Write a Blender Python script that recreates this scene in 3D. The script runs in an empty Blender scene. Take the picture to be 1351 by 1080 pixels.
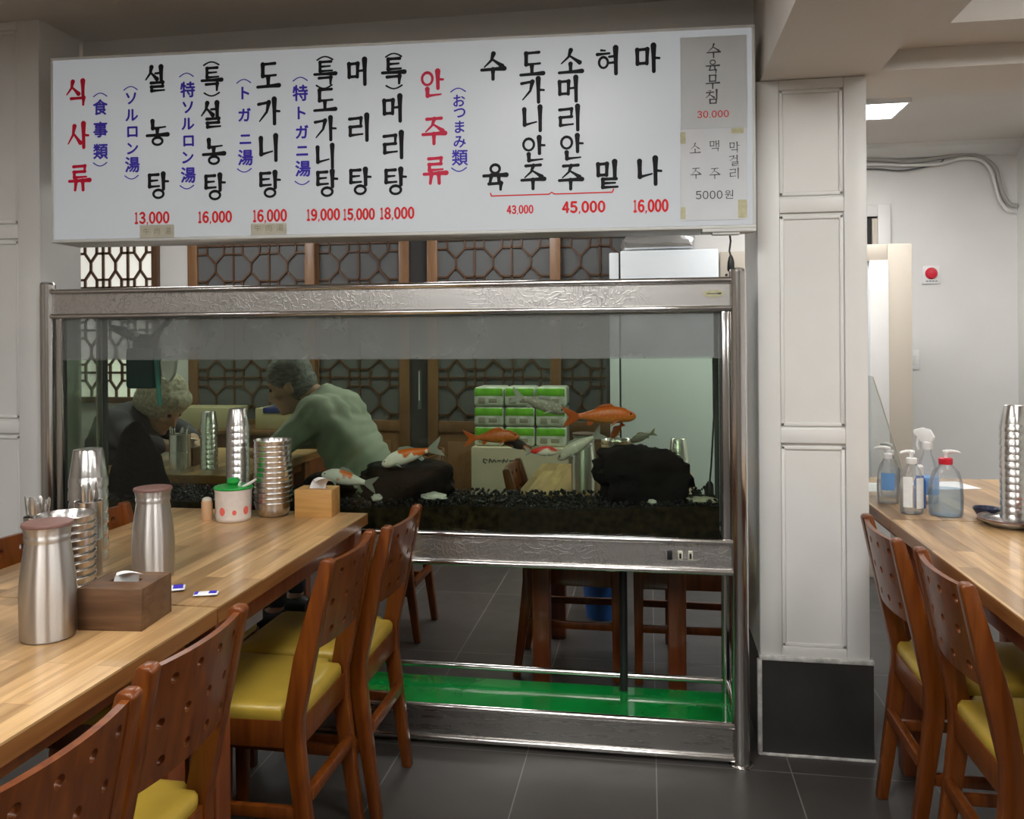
import bpy, bmesh, math, random
from mathutils import Vector, Matrix, Euler, noise
R = math.radians
PI = math.pi
random.seed(7)
scene = bpy.context.scene
col = scene.collection

# ------------------------------------------------------------ camera
cam_data = bpy.data.cameras.new('camera')
cam = bpy.data.objects.new('camera', cam_data)
col.objects.link(cam)
cam_data.sensor_fit = 'HORIZONTAL'
cam_data.sensor_width = 36.0
cam_data.lens = 36.0 * 1100.0 / 1351.0
cam_data.shift_y = -0.0694
cam_data.clip_start = 0.02
CAM_YAW = math.atan2(179.5, 1100.0)
cam.matrix_world = (Matrix.Translation((0, 0, 1.28)) @ Matrix.Rotation(CAM_YAW, 4, 'Z')
                    @ Matrix.Rotation(PI / 2, 4, 'X') @ Matrix.Rotation(-0.007, 4, 'Z'))
scene.camera = cam

# ------------------------------------------------------------ world, view, light levels
world = bpy.data.worlds.new('world')
scene.world = world
world.use_nodes = True
world.node_tree.nodes['Background'].inputs[0].default_value = (0.9, 0.95, 1.0, 1)
world.node_tree.nodes['Background'].inputs[1].default_value = 0.06
vs = scene.view_settings
vs.view_transform = 'Standard'
vs.look = 'None'
vs.gamma = 1.0
vs.use_curve_mapping = False
vs.exposure = 1.15
scene.cycles.max_bounces = 10
scene.cycles.transparent_max_bounces = 32
scene.cycles.glossy_bounces = 4
scene.cycles.sample_clamp_indirect = 6.0
scene.cycles.caustics_reflective = False
scene.cycles.caustics_refractive = False
MAIN_LIGHT = 9.0        # ceiling panels of the dining room
REAR_LIGHT = 7.5        # ceiling panels of the room behind the aquarium
SIDE_LIGHT = 16.0        # ceiling panel of the passage beyond the pillar
SIGN_LIGHT = 0.09       # lamp box of the menu sign

# ------------------------------------------------------------ materials
def nt(m):
    return m.node_tree.nodes, m.node_tree.links

def pmat(name, color, rough=0.5, metal=0.0, alpha=1.0, coat=0.0, var=0.0, vscale=20.0, bump=0.0, bscale=80.0,
         emit=0.0, stretch=(1, 1, 1), spec=0.5, trans=0.0, sss=0.0, rvar=0.0):
    m = bpy.data.materials.new(name)
    m.use_nodes = True
    N, L = nt(m)
    b = N['Principled BSDF']
    b.inputs['Base Color'].default_value = (*color, 1)
    b.inputs['Roughness'].default_value = rough
    b.inputs['Metallic'].default_value = metal
    b.inputs['Alpha'].default_value = alpha
    b.inputs['Coat Weight'].default_value = coat
    b.inputs['Specular IOR Level'].default_value = spec
    b.inputs['Transmission Weight'].default_value = trans
    if sss:
        b.inputs['Subsurface Weight'].default_value = sss
        b.inputs['Subsurface Radius'].default_value = (0.02, 0.01, 0.006)
    if emit:
        b.inputs['Emission Color'].default_value = (*color, 1)
        b.inputs['Emission Strength'].default_value = emit
    tc = N.new('ShaderNodeTexCoord')
    mp = N.new('ShaderNodeMapping')
    mp.inputs['Scale'].default_value = stretch
    L.new(tc.outputs['Object'], mp.inputs['Vector'])
    if var or rvar:
        n = N.new('ShaderNodeTexNoise')
        n.inputs['Scale'].default_value = vscale
        n.inputs['Detail'].default_value = 4
        L.new(mp.outputs[0], n.inputs['Vector'])
        if var:
            mx = N.new('ShaderNodeMix'); mx.data_type = 'RGBA'
            mx.inputs[6].default_value = (*[c * (1 - var) for c in color], 1)
            mx.inputs[7].default_value = (*[min(1, c * (1 + var)) for c in color], 1)
            rr = N.new('ShaderNodeMapRange')
            rr.inputs[1].default_value = 0.3; rr.inputs[2].default_value = 0.7
            L.new(n.outputs[0], rr.inputs[0])
            L.new(rr.outputs[0], mx.inputs[0])
            L.new(mx.outputs[2], b.inputs['Base Color'])
        if rvar:
            rr = N.new('ShaderNodeMapRange')
            rr.inputs[1].default_value = 0.3; rr.inputs[2].default_value = 0.7
            rr.inputs[3].default_value = max(0.02, rough - rvar); rr.inputs[4].default_value = rough + rvar
            L.new(n.outputs[0], rr.inputs[0]); L.new(rr.outputs[0], b.inputs['Roughness'])
    if bump:
        n2 = N.new('ShaderNodeTexNoise')
        n2.inputs['Scale'].default_value = bscale
        n2.inputs['Detail'].default_value = 3
        L.new(mp.outputs[0], n2.inputs['Vector'])
        bp = N.new('ShaderNodeBump')
        bp.inputs['Strength'].default_value = bump
        bp.inputs['Distance'].default_value = 0.004
        L.new(n2.outputs[0], bp.inputs['Height'])
        L.new(bp.outputs[0], b.inputs['Normal'])
    return m

def clear_mat(name, tint, gloss=0.06, rough=0.03, haze=0.0, haze_col=(0.5, 0.52, 0.5)):
    """thin see-through sheet: tinted transparency, a weak mirror, optional milky haze"""
    m = bpy.data.materials.new(name)
    m.use_nodes = True
    N, L = nt(m)
    N.remove(N['Principled BSDF'])
    out = N['Material Output']
    tr = N.new('ShaderNodeBsdfTransparent'); tr.inputs[0].default_value = (*tint, 1)
    gl = N.new('ShaderNodeBsdfGlossy'); gl.inputs['Roughness'].default_value = rough
    fr = N.new('ShaderNodeFresnel'); fr.inputs[0].default_value = 1.4
    mul = N.new('ShaderNodeMath'); mul.operation = 'MULTIPLY'; mul.inputs[1].default_value = gloss / 0.04
    cl = N.new('ShaderNodeMath'); cl.operation = 'MINIMUM'; cl.inputs[1].default_value = 0.6
    L.new(fr.outputs[0], mul.inputs[0]); L.new(mul.outputs[0], cl.inputs[0])
    mx = N.new('ShaderNodeMixShader')
    base = tr.outputs[0]
    if haze:
        df = N.new('ShaderNodeBsdfDiffuse'); df.inputs[0].default_value = (*haze_col, 1)
        tl = N.new('ShaderNodeBsdfTranslucent'); tl.inputs[0].default_value = (*haze_col, 1)
        ad = N.new('ShaderNodeMixShader'); ad.inputs[0].default_value = 0.45
        L.new(df.outputs[0], ad.inputs[1]); L.new(tl.outputs[0], ad.inputs[2])
        tc = N.new('ShaderNodeTexCoord')
        ns = N.new('ShaderNodeTexNoise'); ns.inputs['Scale'].default_value = 5.0; ns.inputs['Detail'].default_value = 6
        L.new(tc.outputs['Object'], ns.inputs['Vector'])
        rr = N.new('ShaderNodeMapRange')
        rr.inputs[1].default_value = 0.3; rr.inputs[2].default_value = 0.7
        rr.inputs[3].default_value = haze * 0.7; rr.inputs[4].default_value = min(1, haze * 1.25)
        L.new(ns.outputs[0], rr.inputs[0])
        hm = N.new('ShaderNodeMixShader')
        L.new(rr.outputs[0], hm.inputs[0]); L.new(base, hm.inputs[1]); L.new(ad.outputs[0], hm.inputs[2])
        base = hm.outputs[0]
    L.new(cl.outputs[0], mx.inputs[0]); L.new(base, mx.inputs[1]); L.new(gl.outputs[0], mx.inputs[2])
    L.new(mx.outputs[0], out.inputs[0])
    return m

def wood_mat(name, c1, c2, rough=0.35, stretch=(40, 4, 40), coat=0.2, bricks=None, bump=0.05):
    """grain runs along the axis with the small stretch value; bricks=(length, width): glued staves"""
    m = bpy.data.materials.new(name)
    m.use_nodes = True
    N, L = nt(m)
    b = N['Principled BSDF']
    b.inputs['Roughness'].default_value = rough
    b.inputs['Coat Weight'].default_value = coat
    b.inputs['Coat Roughness'].default_value = 0.15
    tc = N.new('ShaderNodeTexCoord')
    mp = N.new('ShaderNodeMapping'); mp.inputs['Scale'].default_value = stretch
    L.new(tc.outputs['Object'], mp.inputs['Vector'])
    n = N.new('ShaderNodeTexNoise'); n.inputs['Scale'].default_value = 1.0; n.inputs['Detail'].default_value = 6
    n.inputs['Distortion'].default_value = 0.6
    L.new(mp.outputs[0], n.inputs['Vector'])
    mx = N.new('ShaderNodeMix'); mx.data_type = 'RGBA'
    mx.inputs[6].default_value = (*c1, 1); mx.inputs[7].default_value = (*c2, 1)
    rr = N.new('ShaderNodeMapRange'); rr.inputs[1].default_value = 0.3; rr.inputs[2].default_value = 0.7
    L.new(n.outputs[0], rr.inputs[0]); L.new(rr.outputs[0], mx.inputs[0])
    colr = mx.outputs[2]
    if bricks:
        mp2 = N.new('ShaderNodeMapping'); mp2.inputs['Rotation'].default_value = (0, 0, PI / 2)
        L.new(tc.outputs['Object'], mp2.inputs['Vector'])
        bk = N.new('ShaderNodeTexBrick')
        bk.inputs['Scale'].default_value = 1.0
        bk.inputs['Brick Width'].default_value = bricks[0]
        bk.inputs['Row Height'].default_value = bricks[1]
        bk.inputs['Mortar Size'].default_value = 0.0006
        bk.inputs['Color1'].default_value = (0.55, 0.50, 0.44, 1)
        bk.inputs['Color2'].default_value = (1.2, 1.2, 1.2, 1)
        bk.inputs['Mortar'].default_value = (0.6, 0.55, 0.5, 1)
        bk.offset = 0.37
        L.new(mp2.outputs[0], bk.inputs['Vector'])
        mu = N.new('ShaderNodeMix'); mu.data_type = 'RGBA'; mu.blend_type = 'MULTIPLY'; mu.inputs[0].default_value = 1.0
        L.new(colr, mu.inputs[6]); L.new(bk.outputs[0], mu.inputs[7])
        colr = mu.outputs[2]
    L.new(colr, b.inputs['Base Color'])
    if bump:
        bp = N.new('ShaderNodeBump'); bp.inputs['Strength'].default_value = bump; bp.inputs['Distance'].default_value = 0.002
        L.new(n.outputs[0], bp.inputs['Height']); L.new(bp.outputs[0], b.inputs['Normal'])
    return m

def tile_mat(name, color, grout, sx, sy, ox, oy, rough=0.35, gw=0.004):
    m = bpy.data.materials.new(name)
    m.use_nodes = True
    N, L = nt(m)
    b = N['Principled BSDF']
    tc = N.new('ShaderNodeTexCoord')
    mp = N.new('ShaderNodeMapping'); mp.inputs['Location'].default_value = (ox, oy, 0)
    L.new(tc.outputs['Object'], mp.inputs['Vector'])
    bk = N.new('ShaderNodeTexBrick')
    bk.offset = 0.0; bk.squash = 1.0
    bk.inputs['Scale'].default_value = 1.0
    bk.inputs['Brick Width'].default_value = sx
    bk.inputs['Row Height'].default_value = sy
    bk.inputs['Mortar Size'].default_value = gw / 2
    bk.inputs['Mortar Smooth'].default_value = 0.3
    bk.inputs['Color1'].default_value = (*[c * 0.9 for c in color], 1)
    bk.inputs['Color2'].default_value = (*[c * 1.12 for c in color], 1)
    bk.inputs['Mortar'].default_value = (*grout, 1)
    L.new(mp.outputs[0], bk.inputs['Vector'])
    n = N.new('ShaderNodeTexNoise'); n.inputs['Scale'].default_value = 9; n.inputs['Detail'].default_value = 8
    L.new(tc.outputs['Object'], n.inputs['Vector'])
    mu = N.new('ShaderNodeMix'); mu.data_type = 'RGBA'; mu.blend_type = 'MULTIPLY'; mu.inputs[0].default_value = 0.5
    L.new(bk.outputs[0], mu.inputs[6]); L.new(n.outputs[1], mu.inputs[7])
    rr = N.new('ShaderNodeMapRange'); rr.inputs[3].default_value = rough - 0.1; rr.inputs[4].default_value = rough + 0.15
    L.new(n.outputs[0], rr.inputs[0]); L.new(rr.outputs[0], b.inputs['Roughness'])
    L.new(bk.outputs[0], b.inputs['Base Color'])
    bp = N.new('ShaderNodeBump'); bp.inputs['Strength'].default_value = 0.25; bp.inputs['Distance'].default_value = 0.003
    L.new(n.outputs[0], bp.inputs['Height']); L.new(bp.outputs[0], b.inputs['Normal'])
    return m

def etched_mat(name):
    """polished steel sheet with an etched leaf pattern"""
    m = bpy.data.materials.new(name)
    m.use_nodes = True
    N, L = nt(m)
    b = N['Principled BSDF']
    b.inputs['Metallic'].default_value = 1.0
    tc = N.new('ShaderNodeTexCoord')
    n0 = N.new('ShaderNodeTexNoise'); n0.inputs['Scale'].default_value = 7; n0.inputs['Detail'].default_value = 3
    L.new(tc.outputs['Object'], n0.inputs['Vector'])
    add = N.new('ShaderNodeMix'); add.data_type = 'RGBA'; add.inputs[0].default_value = 0.22
    L.new(tc.outputs['Object'], add.inputs[6]); L.new(n0.outputs[1], add.inputs[7])
    v = N.new('ShaderNodeTexVoronoi'); v.inputs['Scale'].default_value = 52; v.feature = 'DISTANCE_TO_EDGE'
    L.new(add.outputs[2], v.inputs['Vector'])
    n1 = N.new('ShaderNodeTexNoise'); n1.inputs['Scale'].default_value = 3.2
    L.new(tc.outputs['Object'], n1.inputs['Vector'])
    r1 = N.new('ShaderNodeMapRange'); r1.inputs[1].default_value = 0.0; r1.inputs[2].default_value = 0.09
    r1.inputs[3].default_value = 1.0; r1.inputs[4].default_value = 0.0
    L.new(v.outputs[0], r1.inputs[0])
    r2 = N.new('ShaderNodeMapRange'); r2.inputs[1].default_value = 0.34; r2.inputs[2].default_value = 0.5
    L.new(n1.outputs[0], r2.inputs[0])
    mm = N.new('ShaderNodeMath'); mm.operation = 'MULTIPLY'
    L.new(r1.outputs[0], mm.inputs[0]); L.new(r2.outputs[0], mm.inputs[1])
    mx = N.new('ShaderNodeMix'); mx.data_type = 'RGBA'
    mx.inputs[6].default_value = (0.68, 0.665, 0.65, 1); mx.inputs[7].default_value = (0.42, 0.41, 0.40, 1)
    L.new(mm.outputs[0], mx.inputs[0]); L.new(mx.outputs[2], b.inputs['Base Color'])
    rr = N.new('ShaderNodeMapRange'); rr.inputs[3].default_value = 0.36; rr.inputs[4].default_value = 0.46
    L.new(mm.outputs[0], rr.inputs[0]); L.new(rr.outputs[0], b.inputs['Roughness'])
    bp = N.new('ShaderNodeBump'); bp.inputs['Strength'].default_value = 0.28; bp.inputs['Distance'].default_value = 0.0015
    L.new(mm.outputs[0], bp.inputs['Height']); L.new(bp.outputs[0], b.inputs['Normal'])
    return m

M = {}
M['wall'] = pmat('painted_wall', (0.76, 0.75, 0.73), 0.55, var=0.03, vscale=3, bump=0.06, bscale=60)
M['ceil'] = pmat('painted_ceiling', (0.67, 0.625, 0.575), 0.7, var=0.03, vscale=2)
M['dim_wall'] = pmat('unseen_dark_wall', (0.34, 0.30, 0.26), 0.6, var=0.2, vscale=4)  # walls out of view, coloured dark to deepen reflections in steel and glass
M['panel_white'] = pmat('white_panelling', (0.77, 0.76, 0.74), 0.38, var=0.03, vscale=5, bump=0.05, bscale=40)
M['floor'] = tile_mat('dark_floor_tile', (0.056, 0.051, 0.047), (0.20, 0.19, 0.175), 0.392, 0.784, -0.0155, -2.545 + 0.784 * 6, 0.34)
M['base_tile'] = pmat('black_base_tile', (0.036, 0.034, 0.032), 0.4, var=0.25, vscale=6, bump=0.15, bscale=30)
M['caulk'] = pmat('white_caulk', (0.55, 0.54, 0.52), 0.7, var=0.3, vscale=40)
def brushed(name, color, rough, aniso):
    """spun steel: fine grooves run round the axis, so reflections smear along it"""
    m = pmat(name, color, rough, 1.0)
    N, L = nt(m); b = N['Principled BSDF']
    tg = N.new('ShaderNodeTangent'); tg.direction_type = 'RADIAL'; tg.axis = 'Z'
    L.new(tg.outputs[0], b.inputs['Tangent'])
    b.inputs['Anisotropic'].default_value = aniso
    b.inputs['Anisotropic Rotation'].default_value = 0.25
    return m
M['steel'] = brushed('brushed_steel', (0.60, 0.575, 0.55), 0.40, 0.95)
M['chrome'] = pmat('polished_steel_tube', (0.70, 0.68, 0.66), 0.17, 1.0, rvar=0.05, vscale=5)
M['cup_steel'] = brushed('cup_steel', (0.70, 0.68, 0.66), 0.25, 0.6)
M['sheet_steel'] = pmat('satin_steel_sheet', (0.50, 0.485, 0.47), 0.3, 1.0, rvar=0.08, vscale=6, stretch=(1, 1, 14))
M['etched'] = etched_mat('etched_steel_sheet')
M['chair_wood'] = wood_mat('varnished_cherry_wood', (0.098, 0.020, 0.0022), (0.20, 0.052, 0.005), 0.32, (50, 50, 5), 0.08)
M['leg_wood'] = wood_mat('dark_red_table_wood', (0.16, 0.04, 0.014), (0.24, 0.065, 0.02), 0.35, (50, 50, 5), 0.25)
M['table_wood'] = wood_mat('glued_stave_tabletop', (0.38, 0.215, 0.09), (0.62, 0.41, 0.20), 0.30, (45, 3.5, 45), 0.25, bricks=(0.42, 0.048))
M['edge_wood'] = wood_mat('table_edge_wood', (0.20, 0.078, 0.022), (0.31, 0.135, 0.042), 0.33, (45, 3.5, 60), 0.25)
M['cushion'] = pmat('mustard_vinyl', (0.52, 0.355, 0.048), 0.36, var=0.10, vscale=9, bump=0.05, bscale=200)
M['walnut'] = wood_mat('walnut_box_wood', (0.085, 0.040, 0.018), (0.16, 0.085, 0.042), 0.5, (5, 30, 60), 0.05)
M['oak'] = wood_mat('light_oak_box_wood', (0.42, 0.22, 0.06), (0.54, 0.30, 0.10), 0.5, (6, 30, 90), 0.05)
M['tissue'] = pmat('tissue_paper', (0.86, 0.86, 0.86), 0.9)
M['brown_lid'] = pmat('brown_plastic_lid', (0.17, 0.085, 0.07), 0.45)
M['black'] = pmat('black_plastic', (0.015, 0.015, 0.016), 0.4)
M['opening_shade'] = pmat('painted_opening_shade', (0.03, 0.028, 0.027), 0.8)  # near-black sheets standing in for the shade inside a gap and a doorway
M['white_plastic'] = pmat('white_plastic', (0.82, 0.82, 0.82), 0.35)
M['cream'] = pmat('cream_plastic', (0.62, 0.60, 0.50), 0.4)
M['green_plastic'] = pmat('green_plastic', (0.02, 0.36, 0.06), 0.3)
M['red_plastic'] = pmat('red_plastic', (0.62, 0.015, 0.04), 0.35)
M['blue_plastic'] = pmat('blue_plastic', (0.03, 0.16, 0.55), 0.4)
M['pink'] = pmat('pink_dot_print', (0.85, 0.16, 0.13), 0.4)
M['jar'] = pmat('milky_plastic', (0.80, 0.74, 0.70), 0.35, var=0.05, vscale=60, sss=0.15)
M['ink_black'] = pmat('black_lettering', (0.012, 0.012, 0.013), 0.5, spec=0.12)
M['ink_grey'] = pmat('grey_lettering', (0.085, 0.085, 0.09), 0.55, spec=0.12)
M['ink_red'] = pmat('crimson_lettering', (0.60, 0.012, 0.045), 0.5, spec=0.12)
M['ink_red2'] = pmat('rose_lettering', (0.66, 0.04, 0.09), 0.5, spec=0.12)
M['ink_price'] = pmat('red_price_lettering', (0.72, 0.03, 0.035), 0.5, spec=0.12)
M['ink_blue'] = pmat('blue_lettering', (0.06, 0.04, 0.46), 0.5, spec=0.12)
M['tape_yellow'] = pmat('yellowed_tape', (0.50, 0.48, 0.30), 0.5, var=0.15, vscale=60)
M['paper'] = pmat('paper_sheet', (0.63, 0.65, 0.68), 0.8, var=0.03, vscale=12)
M['paper_grey'] = pmat('grey_paper_sheet', (0.575, 0.60, 0.615), 0.8, var=0.03, vscale=12)
M['tape'] = pmat('beige_tape', (0.50, 0.475, 0.385), 0.7, var=0.08, vscale=40)
M['sign_box'] = pmat('sign_cabinet_metal', (0.62, 0.62, 0.60), 0.4, 0.0)
M['lattice'] = wood_mat('lattice_wood', (0.075, 0.034, 0.015), (0.115, 0.055, 0.024), 0.45, (40, 40, 6), 0.1)
M['door_wood'] = wood_mat('door_frame_wood', (0.15, 0.070, 0.028), (0.21, 0.105, 0.042), 0.45, (40, 40, 5), 0.1)
M['frost'] = pmat('frosted_door_glass', (0.112, 0.116, 0.118), 0.28)
M['paper_pane'] = pmat('lit_window_paper', (0.80, 0.79, 0.72), 0.8, emit=0.30)
M['fridge'] = pmat('fridge_white', (0.74, 0.79, 0.83), 0.32, var=0.02, vscale=3)
M['gasket'] = pmat('grey_gasket', (0.06, 0.065, 0.07), 0.6)
M['silver'] = pmat('silver_foil', (0.62, 0.62, 0.63), 0.28, 0.9, bump=0.9, bscale=28)
M['cardboard'] = pmat('cardboard', (0.50, 0.43, 0.32), 0.8, var=0.06, vscale=8)
M['beige'] = pmat('beige_painted_metal', (0.56, 0.50, 0.42), 0.45)
M['grey_cable'] = pmat('grey_cable', (0.40, 0.39, 0.37), 0.5)
M['green_sheet'] = pmat('green_shelf_sheet', (0.004, 0.20, 0.035), 0.09, var=0.25, vscale=5, coat=0.4)
M['rock'] = pmat('dark_lava_rock', (0.0065, 0.005, 0.005), 0.75, var=0.6, vscale=14, bump=0.9, bscale=40, spec=0.12)
M['gravel'] = pmat('black_pebbles', (0.010, 0.010, 0.011), 0.4, var=0.95, vscale=55, spec=0.3)
M['moss'] = pmat('brown_mossy_substrate', (0.020, 0.014, 0.006), 0.9, var=0.8, vscale=45, bump=0.8, bscale=70, spec=0.15)
M['shell'] = pmat('pale_shell', (0.55, 0.55, 0.50), 0.6, var=0.3, vscale=40)
M['slab'] = pmat('pale_flat_stone', (0.42, 0.40, 0.30), 0.7, var=0.3, vscale=25)
M['glass'] = clear_mat('tank_glass', (0.97, 0.98, 0.975), 0.022, 0.02)
M['glass_fog'] = clear_mat('fogged_tank_glass', (0.90, 0.92, 0.91), 0.02, 0.12, haze=0.35, haze_col=(0.47, 0.49, 0.48))
M['water'] = clear_mat('greenish_water', (0.83, 0.895, 0.80), 0.0, 0.05)
M['clear_plastic'] = clear_mat('clear_plastic', (0.97, 0.98, 0.985), 0.03, 0.06, haze=0.13, haze_col=(0.86, 0.88, 0.9))
M['acrylic'] = clear_mat('clear_acrylic_sheet', (0.90, 0.92, 0.91), 0.07, 0.03, haze=0.03, haze_col=(0.7, 0.7, 0.7))
M['blue_liquid'] = clear_mat('blue_liquid', (0.80, 0.91, 0.99), 0.03, 0.05, haze=0.12, haze_col=(0.40, 0.65, 0.9))
M['label_white'] = pmat('white_label', (0.80, 0.82, 0.83), 0.5, var=0.04, vscale=60)
M['label_blue'] = pmat('blue_label', (0.16, 0.36, 0.70), 0.5)
M['skin'] = pmat('skin', (0.50, 0.30, 0.21), 0.5, var=0.08, vscale=30, sss=0.1)
M['hair_pale'] = pmat('pale_curly_hair', (0.44, 0.40, 0.31), 0.8, var=0.35, vscale=60, bump=1.0, bscale=90)
M['hair_grey'] = pmat('greying_dark_hair', (0.15, 0.15, 0.15), 0.6, var=0.6, vscale=90, bump=0.6, bscale=120, stretch=(0.3, 1, 1))
M['shirt_green'] = pmat('sage_green_shirt', (0.32, 0.35, 0.285), 0.85, var=0.06, vscale=10, bump=0.9, bscale=9, stretch=(2.2, 1, 2.2))
M['blouse'] = pmat('dark_blouse', (0.06, 0.055, 0.075), 0.85, var=0.2, vscale=20)
M['trousers'] = pmat('dark_trousers', (0.035, 0.035, 0.045), 0.85)
M['shoe'] = pmat('dark_shoe', (0.02, 0.018, 0.016), 0.5)
M['eye'] = pmat('dark_eye', (0.01, 0.01, 0.01), 0.15)
M['light_panel'] = pmat('lit_ceiling_panel', (1.0, 0.985, 0.95), 0.5, emit=MAIN_LIGHT)
M['light_rear'] = pmat('lit_rear_panel', (1.0, 0.985, 0.95), 0.5, emit=REAR_LIGHT)
M['light_side'] = pmat('lit_passage_panel', (1.0, 0.99, 0.97), 0.5, emit=SIDE_LIGHT)

# ------------------------------------------------------------ mesh helpers
class MB:
    """collects geometry for ONE mesh object"""
    def __init__(s):
        s.v = []; s.f = []; s.mi = []
    def add(s, vs, fs, mi=0, mat=None):
        o = len(s.v)
        for p in vs:
            p = Vector(p)
            s.v.append(tuple(mat @ p) if mat is not None else tuple(p))
        for f in fs:
            s.f.append([i + o for i in f]); s.mi.append(mi)
        return s
    def from_bm(s, bm, mi=0, mat=None):
        bm.verts.index_update()
        s.add([v.co for v in bm.verts], [[v.index for v in f.verts] for f in bm.faces], mi, mat)
        bm.free()
        return s
    def box(s, c, size, bev=0.0, mi=0, mat=None, seg=2):
        bm = bmesh.new()
        bmesh.ops.create_cube(bm, size=1.0)
        for v in bm.verts:
            v.co = Vector((v.co.x * size[0] + c[0], v.co.y * size[1] + c[1], v.co.z * size[2] + c[2]))
        if bev:
            bmesh.ops.bevel(bm, geom=bm.edges[:], offset=bev, segments=seg, affect='EDGES', profile=0.5)
        return s.from_bm(bm, mi, mat)
    def box2(s, a, b, bev=0.0, mi=0, mat=None, seg=2):
        return s.box([(a[i] + b[i]) / 2 for i in range(3)], [abs(b[i] - a[i]) for i in range(3)], bev, mi, mat, seg)
    def prism(s, poly, axis, a, b, bev=0.0, mi=0, mat=None):
        """poly: 2-D points in the plane across AXIS ('x': y,z  'y': x,z  'z': x,y), extruded from a to b"""
        def p3(p, t):
            return {'x': (t, p[0], p[1]), 'y': (p[0], t, p[1]), 'z': (p[0], p[1], t)}[axis]
        bm = bmesh.new()
        lo = [bm.verts.new(p3(p, a)) for p in poly]
        hi = [bm.verts.new(p3(p, b)) for p in poly]
        n = len(poly)
        bm.faces.new(lo[::-1]); bm.faces.new(hi)
        for i in range(n):
            bm.faces.new((lo[i], lo[(i + 1) % n], hi[(i + 1) % n], hi[i]))
        bmesh.ops.recalc_face_normals(bm, faces=bm.faces[:])
        if bev:
            bmesh.ops.bevel(bm, geom=bm.edges[:], offset=bev, segments=2, affect='EDGES', profile=0.5)
        return s.from_bm(bm, mi, mat)
    def lathe(s, prof, n=28, c=(0, 0, 0), mi=0, mat=None, sx=1.0, sy=1.0):
        vs = []; fs = []
        for r, z in prof:
            for k in range(n):
                a = 2 * PI * k / n
                vs.append((c[0] + r * sx * math.cos(a), c[1] + r * sy * math.sin(a), c[2] + z))
        for i in range(len(prof) - 1):
            for k in range(n):
                fs.append((i * n + k, i * n + (k + 1) % n, (i + 1) * n + (k + 1) % n, (i + 1) * n + k))
        if prof[0][0] > 1e-6: fs.append(list(range(n))[::-1])
        if prof[-1][0] > 1e-6: fs.append([(len(prof) - 1) * n + k for k in range(n)])
        return s.add(vs, fs, mi, mat)
    def tube(s, pts, r, n=10, mi=0, mat=None, closed=False, flat=1.0):
        pts = [Vector(p) for p in pts]
        rs = r if isinstance(r, (list, tuple)) else [r] * len(pts)
        vs = []; fs = []
        prev = None
        for i, p in enumerate(pts):
            if closed: d = pts[(i + 1) % len(pts)] - pts[i - 1]
            else: d = pts[min(i + 1, len(pts) - 1)] - pts[max(i - 1, 0)]
            d.normalize()
            if prev is None:
                u = d.orthogonal().normalized()
                if abs(d.z) < 0.9: u = d.cross(Vector((0, 0, 1))).normalized()
            else:
                u = (prev - d * prev.dot(d)).normalized()
            prev = u
            w = d.cross(u)
            for k in range(n):
                a = 2 * PI * k / n
                vs.append(p + u * math.cos(a) * rs[i] + w * math.sin(a) * rs[i] * flat)
        m = len(pts)
        for i in range(m if closed else m - 1):
            for k in range(n):
                j = (i + 1) % m
                fs.append((i * n + k, i * n + (k + 1) % n, j * n + (k + 1) % n, j * n + k))
        if not closed:
            fs.append(list(range(n))[::-1]); fs.append([(m - 1) * n + k for k in range(n)])
        return s.add(vs, fs, mi, mat)
    def ell(s, c, rad, nu=20, nv=12, mi=0, mat=None, disp=None):
        vs = [(0, 0, -1)]
        for i in range(1, nv):
            t = -PI / 2 + PI * i / nv
            for k in range(nu):
                a = 2 * PI * k / nu
                vs.append((math.cos(t) * math.cos(a), math.cos(t) * math.sin(a), math.sin(t)))
        vs.append((0, 0, 1))
        out = []
        for p in vs:
            q = Vector(p)
            k = disp(q) if disp else 1.0
            out.append((c[0] + q.x * rad[0] * k, c[1] + q.y * rad[1] * k, c[2] + q.z * rad[2] * k))
        fs = []
        for k in range(nu):
            fs.append((0, 1 + (k + 1) % nu, 1 + k))
            t = 1 + (nv - 2) * nu
            fs.append((t + k, t + (k + 1) % nu, len(vs) - 1))
        for i in range(nv - 2):
            for k in range(nu):
                fs.append((1 + i * nu + k, 1 + i * nu + (k + 1) % nu, 1 + (i + 1) * nu + (k + 1) % nu, 1 + (i + 1) * nu + k))
        return s.add(out, fs, mi, mat)

def obj(name, mb, mats, parent=None, loc=(0, 0, 0), rot=(0, 0, 0), sharp=38):
    me = bpy.data.meshes.new(name)
    me.from_pydata(mb.v, [], mb.f)
    if not isinstance(mats, (list, tuple)): mats = [mats]
    for m in mats: me.materials.append(m)
    if len(mats) > 1: me.polygons.foreach_set('material_index', mb.mi)
    me.polygons.foreach_set('use_smooth', [True] * len(me.polygons))
    me.update()
    me.set_sharp_from_angle(angle=R(sharp))
    o = bpy.data.objects.new(name, me)
    col.objects.link(o)
    o.location = loc; o.rotation_euler = rot
    if parent is not None: o.parent = parent
    return o

def tag(o, label, cat, group=None, kind=None):
    o['label'] = label; o['category'] = cat
    if group: o['group'] = group
    if kind: o['kind'] = kind
    return o

def thing(name, label, cat, loc=(0, 0, 0), rz=0.0, group=None, rot=None):
    o = bpy.data.objects.new(name, None)
    o.empty_display_size = 0.05
    col.objects.link(o)
    o.location = loc
    o.rotation_euler = rot if rot else (0, 0, rz)
    return tag(o, label, cat, group)

def struct(name, mb, mats, label=None, parent=None):
    o = obj(name, mb, mats, parent)
    if parent is None:
        o['kind'] = 'structure'
        o['label'] = label or name.replace('_', ' ') + ' of the restaurant'
        o['category'] = name.split('_')[0]
    return o

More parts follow.
